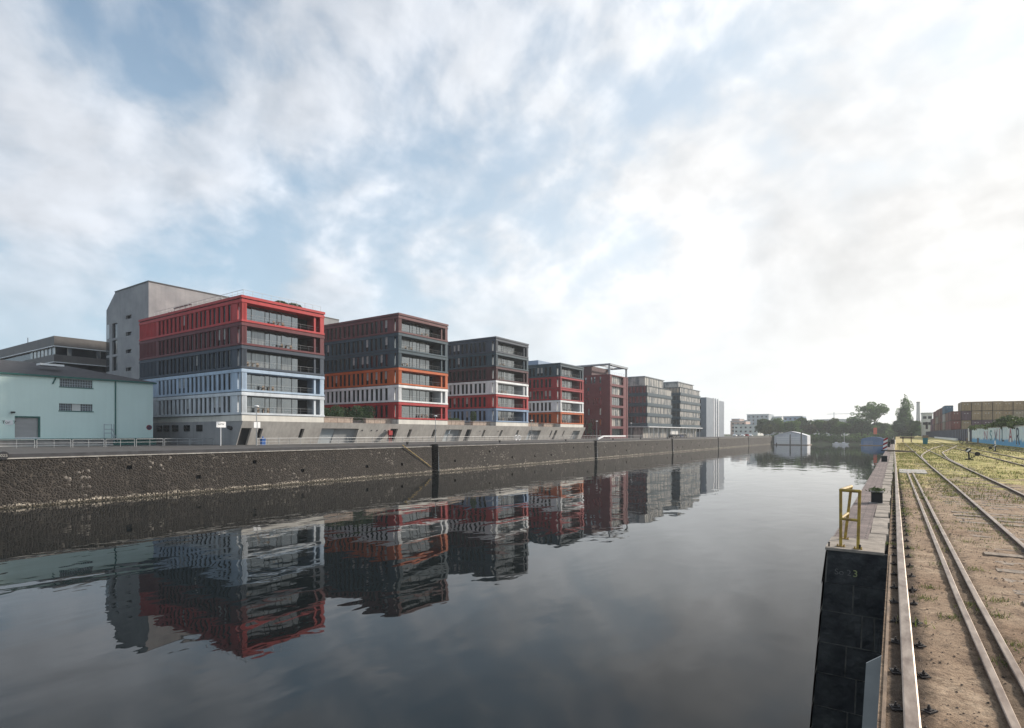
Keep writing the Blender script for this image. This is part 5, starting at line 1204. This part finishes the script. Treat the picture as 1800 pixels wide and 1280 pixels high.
# ------------------------------------------------------------------ boathouses and boats
def boathouse(px0, px1, py_top, Y, mat, lab, eave, dep, bulge, doors_):
    x0, x1 = xgy(px0, Y), xgy(px1, Y); zt_ = zgy((px0 + px1) / 2, py_top, Y); t = thing('boathouse', lab, 'boathouse', ((x0 + x1) / 2, Y, 0))
    zb_ = .35; w_ = x1 - x0; n = 10; arc = [(x0 + w_ * k / n, eave + (zt_ - eave) * (1 - abs(2 * k / n - 1) ** bulge)) for k in range(n + 1)]
    m_ = MB(); m_.prism([(x0, Y, zb_), (x1, Y, zb_)] + [(a, Y, b) for a, b in reversed(arc)], (0, dep, 0)); m_.build('hall', mat, t)
    m_ = MB()
    for (a, b), (c, d) in zip(arc[:-1], arc[1:]): m_.hexa([(a, Y - .4, b + .01), (c, Y - .4, d + .01), (c, Y + dep, d + .01), (a, Y + dep, b + .01), (a, Y - .4, b + .3), (c, Y - .4, d + .3), (c, Y + dep, d + .3), (a, Y + dep, b + .3)])
    m_.build('roof', M['boat_white'] if mat is M['boat_white'] else mat, t)
    m_ = MB(); m_.box(x0 - .8, x1 + .8, Y - 1.2, Y + dep, -.2, .34); m_.build('pontoon', M['timber'], t)
    for a, b in doors_:
        m_ = MB(); m_.box(x0 + w_ * a, x0 + w_ * b, Y - .10, Y - .003, zb_ + .2, eave - .3); m_.mat(1)
        for k in range(4): z_ = zb_ + .2 + (eave - .5 - zb_) * k / 4; m_.box(x0 + w_ * a, x0 + w_ * b, Y - .13, Y - .103, z_, z_ + .12)
        m_.build('door', [M['signwhite'] if mat is M['boat_white'] else M['boat_blue'], M['fargrey']], t)
    return t
boathouse(1361, 1419, 759.5, 352, M['boat_white'], 'white floating boathouse with shallow arched roof', 5.0, 14, 1.35, ((.08, .46), (.5, .78)))
boathouse(1513.5, 1556, 769, 362, M['boat_blue'], 'low blue floating boathouse beside the near quay', 3.2, 12, 1.9, ((.1, .5),))
for px, top, lab in ((1360, 768, 'dark mooring pile at the left corner of the white boathouse'), (1389, 764, 'dark mooring pile before the middle of the white boathouse'), (1408.5, 761, 'tall dark mooring pile right of the middle of the white boathouse'), (1365, 779, 'short dark pile at the left end of the white boathouse pontoon')):
    Y = 348; x_ = xgy(px, Y); m_ = MB(); m_.tube((x_, Y, -1), (x_, Y, zgy(px, top, Y)), .32, 8); m_.ball((x_, Y, zgy(px, top, Y)), .32, 8, 5, .5)
    tag(m_.build('mooring_pile', M['darkmetal']), lab, 'pile', 'piles by the white boathouse')
def boat(px, lab, L_, mast):
    Y = 372; x_ = xgy(px, Y); t = thing('moored_boat', lab, 'boat', (x_, Y, 0)); a = L_ / 2
    m_ = MB(); m_.hexa([(x_ - a * .85, Y - .6, -.1), (x_ + a * .7, Y - .5, -.1), (x_ + a * .7, Y + .5, -.1), (x_ - a * .85, Y + .6, -.1), (x_ - a, Y - 1, .95), (x_ + a, Y - .4, 1.15), (x_ + a, Y + .4, 1.15), (x_ - a, Y + 1, .95)]); m_.build('hull', M['signwhite'], t)
    m_ = MB(); m_.hexa([(x_ - a * .5, Y - .6, .98), (x_ + a * .3, Y - .6, 1.03), (x_ + a * .3, Y + .6, 1.03), (x_ - a * .5, Y + .6, .98), (x_ - a * .4, Y - .45, 1.6), (x_ + a * .1, Y - .45, 1.6), (x_ + a * .1, Y + .45, 1.6), (x_ - a * .4, Y + .45, 1.6)]); m_.build('cabin', M['boat_white'], t)
    if mast: m_ = MB(); m_.tube((x_, Y, 1), (x_, Y, 6.2), .07); m_.build('mast', M['signwhite'], t)
boat(1471, 'small white motor boat moored left of the masted one', 4.5, False); boat(1484, 'small white sailing boat with a bare mast before the far bank', 5, True)
x_ = xgy(1538.5, 330); t = thing('orange_marker', 'tall orange board on a post behind the blue boathouse roof', 'sign', (x_, 378, 0)); x_ = xgy(1538.5, 378)
m_ = MB(); m_.tube((x_, 378, 0), (x_, 378, zgy(1538, 763, 378)), .12); m_.build('post', M['darkmetal'], t)
m_ = MB(); m_.box(x_ - .85, x_ + .85, 377.8, 377.9, zgy(1538, 763.5, 378), zgy(1538, 752, 378)); m_.build('board', M['orange_sign'], t)

# ------------------------------------------------------------------ containers
def cont_mesh(mat, frame):
    L_, W_, H_ = 12.1, 2.42, 2.86
    m_ = MB(); n = 44
    for s_ in (0, W_):                     # corrugated long sides
        for k in range(n):
            y0, y1 = L_ * k / n, L_ * (k + 1) / n; d = .05 if k % 2 else .015; d = d if s_ == 0 else -d
            m_.poly([(s_ + d, y0, .15), (s_ + d, y1, .15), (s_ + d, y1, H_ - .12), (s_ + d, y0, H_ - .12)])
            if k: dp = (.015 if k % 2 else .05) * (1 if s_ == 0 else -1); m_.poly([(s_ + dp, y0, .15), (s_ + d, y0, .15), (s_ + d, y0, H_ - .12), (s_ + dp, y0, H_ - .12)])
        a, b = (0, .1) if s_ == 0 else (W_ - .1, W_)
        m_.mat(1)
        m_.box(a, b, 0, L_, 0, .15); m_.box(a, b, 0, L_, H_ - .12, H_); m_.box(a - .0, b, 0, .12, .151, H_ - .121); m_.box(a, b, L_ - .12, L_, .151, H_ - .121); m_.mat(0)
    m_.mat(1).box(.101, W_ - .101, .0, .12, H_ - .12, H_ - .001); m_.box(.101, W_ - .101, 0, .12, .001, .15); m_.mat(0)
    m_.poly([(.1, .1, H_ - .03), (W_ - .1, .1, H_ - .03), (W_ - .1, L_, H_ - .03), (.1, L_, H_ - .03)]); m_.poly([(.1, L_ - .02, 0), (W_ - .1, L_ - .02, 0), (W_ - .1, L_ - .02, H_), (.1, L_ - .02, H_)])
    d_ = MB(); W2 = W_ / 2
    d_.box(-W2 / 2 + .06, W2 / 2 - .06 + .05, 0, .04, 0, H_ - .30)
    for xx in (-.25, .22): d_.mat(1).tube((xx, -.04, .05), (xx, -.04, H_ - .35), .025, 6)
    d_.mat(1).box(-.3, -.02, -.05, -.003, .95, 1.05); d_.mat(2).box(.12, .34, -.012, -.004, 1.85, 2.05)
    return m_.mesh('container_body', [mat, frame]), d_.mesh('door', [mat, frame, M['signwhite']])
CC = {'tan': (.38, .28, .17), 'maroon': (.19, .070, .058), 'purple': (.13, .07, .10), 'red': (.25, .075, .062), 'brown': (.26, .13, .09), 'greytan': (.36, .31, .24), 'blue': (.09, .20, .30), 'white': (.50, .48, .45), 'pink': (.34, .16, .20)}
CMs = {k: cont_mesh(pm('container_' + k, v, tuple(x * .72 for x in v), .8, .6, streak=.3), pm('container_frame_' + k, tuple(x * .38 for x in v), rough=.7)) for k, v in CC.items()}
cw = {'tan': 'tan', 'maroon': 'maroon', 'purple': 'dark purple', 'red': 'red', 'brown': 'brown', 'greytan': 'grey-tan', 'blue': 'blue', 'white': 'white', 'pink': 'rose'}
rows = ['bottom', 'second', 'third', 'top', 'fifth']; nth = ['first', 'second', 'third', 'fourth', 'fifth', 'sixth', 'seventh', 'eighth', 'ninth', 'tenth', 'eleventh', 'twelfth']
def container(x, y, lv, c, lab, doors=True):
    t = thing('shipping_container', lab, 'container', (x, y, GZ + lv * 2.9 + .25), 'stacked shipping containers')
    z_ = GZ + lv * 2.9 + .25; b_, d_ = CMs[c]
    link('container_body', b_, t, (x, y, z_))
    if doors:
        for k, s_ in ((0, 1), (1, -1)): o = link('door', d_, t, (x + .62 + k * 1.18, y + .03, z_ + .15)); o.scale = (s_, 1, 1)
YC = 228.0; XC0 = 14.6
cols = [['maroon', 'red', 'maroon'], ['purple', 'tan', 'purple', 'tan'], ['maroon', 'purple', 'tan', 'tan'], ['purple', 'purple', 'tan', 'tan'], ['maroon', 'purple', 'tan', 'tan'], ['brown', 'greytan', 'tan', 'tan'], ['brown', 'greytan', 'greytan', 'tan'], ['brown', 'greytan', 'purple', 'tan']]
for i, cl in enumerate(cols):
    for lv, c in enumerate(cl):
        container(XC0 + i * 2.55, YC + (2.5 if i >= 5 else 0), lv, c, f'{cw[c]} container, {rows[lv]} row, {nth[i]} column from the left of the front stack')
rr = random.Random(17); pal = ['maroon', 'red', 'brown', 'maroon', 'pink', 'purple', 'tan', 'white', 'greytan']
stk = [['maroon', 'red', 'maroon', 'brown', 'blue'], ['brown', 'greytan', 'white', 'maroon'], ['maroon', 'red', 'maroon', 'maroon'], ['greytan', 'brown', 'brown', 'brown'], ['maroon', 'brown', 'greytan', 'red'], ['red', 'tan', 'tan', 'maroon'], ['maroon', 'maroon', 'red', 'red'], ['pink', 'purple', 'pink'], ['pink', 'pink', 'purple']]
stk[0] = ['maroon', 'red', 'brown']; stk[1] = ['brown', 'greytan', 'white', 'blue']
for k, cl in enumerate(stk):
    for lv, c in enumerate(cl):
        container(XC0 + [0, -.15, .1, 0, -.1, .15, 0, .1, 0][k], YC + 13.2 * (k + 1) + (1.2 if k > 2 else 0), lv, c, f'{cw[c]} container, {rows[lv]} row, {nth[k]} stack back along the side behind the front stack', True)
b_ = far_building(1621, 1639, 727, 395, M['farwall'], 'white building left of the container stacks', 14, 2)
m_ = MB(); m_.box(xgy(1627, 394.9), xgy(1631, 394.9), 394.8, 394.99, 9, 13); m_.build('dark_opening', M['glass_dark'], b_)

# navy fence, graffiti wall
FXX = 13.7
yg = ygx(1708, FXX)
nf = thing('navy_fence', 'long dark navy board fence in front of the containers', 'fence', (FXX, 270, GZ))
m_ = MB(); yy = yg + .1; rr = random.Random(5)
while yy < 388: m_.box(FXX, FXX + .06, yy, yy + 2.46, GZ, 7.55 + .0); yy += 2.5
m_.build('boards', M['navy'], nf)
pmesh = MB(); pmesh.box(-.08, -.003, -.06, .02, 0, 2.8); pmesh = pmesh.mesh('post', M['black']); yy = yg + 2.55
while yy < 388: link('post', pmesh, nf, (FXX, yy, GZ)); yy += 5
def graf_mat():
    m = bpy.data.materials.new('graffiti_paint'); m.use_nodes = True; t = m.node_tree; nn = t.nodes; ll = t.links; b = nn['Principled BSDF']; b.inputs['Roughness'].default_value = .7
    g = nn.new('ShaderNodeNewGeometry'); se = nn.new('ShaderNodeSeparateXYZ'); ll.new(g.outputs['Position'], se.inputs[0])
    mp = nn.new('ShaderNodeMapping'); mp.inputs['Scale'].default_value = (1, .9, .45); ll.new(g.outputs['Position'], mp.inputs[0])
    n = nn.new('ShaderNodeTexNoise'); n.inputs['Scale'].default_value = 1.3; n.inputs['Detail'].default_value = 4; n.inputs['Distortion'].default_value = 1.5; ll.new(mp.outputs[0], n.inputs['Vector'])
    r = nn.new('ShaderNodeValToRGB'); ll.new(n.outputs[0], r.inputs[0]); e = r.color_ramp.elements; st = [(.30, (.30, .38, .50)), (.42, (.55, .70, .74)), (.52, (.74, .80, .80)), (.60, (.50, .70, .78)), (.70, (.66, .52, .58))]
    while len(e) < 5: e.new(.5)
    for q_, (p, c) in zip(e, st): q_.position = p; q_.color = (*c, 1)
    n2_ = nn.new('ShaderNodeTexNoise'); n2_.inputs['Scale'].default_value = .8; n2_.inputs['Detail'].default_value = 4; ll.new(g.outputs['Position'], n2_.inputs['Vector'])
    ad = nn.new('ShaderNodeMath'); ad.operation = 'MULTIPLY_ADD'; ll.new(n2_.outputs[0], ad.inputs[0]); ad.inputs[1].default_value = 1.8; ll.new(se.outputs[2], ad.inputs[2])
    mr = nn.new('ShaderNodeMapRange'); ll.new(ad.outputs[0], mr.inputs[0]); mr.inputs[1].default_value = 6.3; mr.inputs[2].default_value = 6.6; mr.inputs[3].default_value = 1; mr.inputs[4].default_value = 0
    mx = nn.new('ShaderNodeMix'); mx.data_type = 'RGBA'; ll.new(mr.outputs[0], mx.inputs[0]); ll.new(r.outputs[0], mx.inputs[6]); mx.inputs[7].default_value = (.10, .36, .62, 1); ll.new(mx.outputs[2], b.inputs['Base Color'])
    return m
gw = thing('graffiti_wall', 'pale blue graffiti-covered wall with large painted letters', 'wall', (FXX, 120, GZ))
m_ = MB(); m_.box(FXX, FXX + .3, 60, yg - .4, GZ, 7.5); m_.build('wall', graf_mat(), gw)
m_ = MB(); m_.box(FXX - .06, FXX + .36, 60, yg - .35, 7.503, 7.62); m_.build('coping', M['coping'], gw)
M['g_red'] = pm('graffiti_red', (.42, .10, .12), (.30, .08, .11), 2, .7); M['g_dark'] = pm('graffiti_dark', (.02, .06, .10), rough=.7); M['g_pink'] = pm('graffiti_rose', (.42, .25, .34), rough=.7); M['g_teal'] = pm('graffiti_teal', (.05, .26, .32), rough=.7); M['g_white'] = pm('graffiti_white', (.66, .68, .70), rough=.7)
for ch, px, sc, mt, sz, zz_ in (('R', 1789, 1.55, 'g_white', 3.7, 6.05), ('R', 1789.3, 1.5, 'g_dark', 3.4, 6.05), ('A', 1776.5, 1.7, 'g_white', 3.2, 6.25), ('A', 1776.5, 1.6, 'g_red', 2.9, 6.2), ('L', 1763, 1.9, 'g_dark', 3.0, 6.2), ('V', 1751, 2.2, 'g_pink', 2.6, 6.2), ('V', 1750.3, 2.2, 'g_teal', 2.2, 6.0), ('I', 1757.5, 2.5, 'g_pink', 2.9, 6.2), ('S', 1742, 2.6, 'g_teal', 2.6, 6.1), ('N', 1733, 3., 'g_pink', 2.4, 6.1)):
    text('painted_letter', ch, sz, (FXX - .012 - (.01 if mt != 'g_white' else 0), ygx(px, FXX), zz_), FNX, M[mt], gw, ext=.005, sx=sc)
hb = []; rr = random.Random(51)
for k in range(60):
    f_ = k / 59; px = 1705 + f_ * 80; yy = ygx(px, FXX); hump = .3 + 1.15 * math.exp(-((px - 1758) / 16) ** 2) + .3 * rr.random(); hb.append((FXX + rr.uniform(.2, 1.8), yy + rr.uniform(-.5, .5), 7.5 + hump * .45, 1.1, 1.1, .35 + hump * .45))
tag(leaves('ivy_bank', hb, 9000, .2, M['leaf_light'], None, 52, (FXX, 120, 7)), 'green creeper mounded over the graffiti wall', 'ivy')
m_ = MB(); y0_ = ygx(1704, 13.3); m_.box(13.2, 13.3, y0_ - .3, y0_ + 1.7, GZ + .2, GZ + 2.2); m_.box(13.2, 13.3, y0_ + 1.0, y0_ + 1.9, GZ + 2.203, GZ + 3.0); tag(m_.build('signboard', M['signwhite']), 'white stepped panel leaning where the navy fence meets the graffiti wall', 'panel')
m_ = MB(); y0_, y1_ = ygx(1684, 13.2), ygx(1645, 13.2); m_.box(12.7, 13.2, y0_, y1_, GZ, GZ + .55); tag(m_.build('concrete_kerb', M['signwhite']), 'long low white concrete barrier at the foot of the navy fence', 'barrier')

# ------------------------------------------------------------------ haze
HAZE = 0.00030
if HAZE:
    m = bpy.data.materials.new('haze_air'); m.use_nodes = True; t_ = m.node_tree; t_.nodes.remove(t_.nodes['Principled BSDF']); v = t_.nodes.new('ShaderNodeVolumePrincipled')
    v.inputs['Density'].default_value = HAZE; v.inputs['Color'].default_value = (.90, .94, .97, 1); v.inputs['Anisotropy'].default_value = .2; t_.links.new(v.outputs[0], t_.nodes['Material Output'].inputs['Volume'])
    m_ = MB(); m_.box(-1300, 1300, -260, 1500, -2, 44); tag(m_.build('haze', m, origin=(0, 0, 0)), kind='stuff')
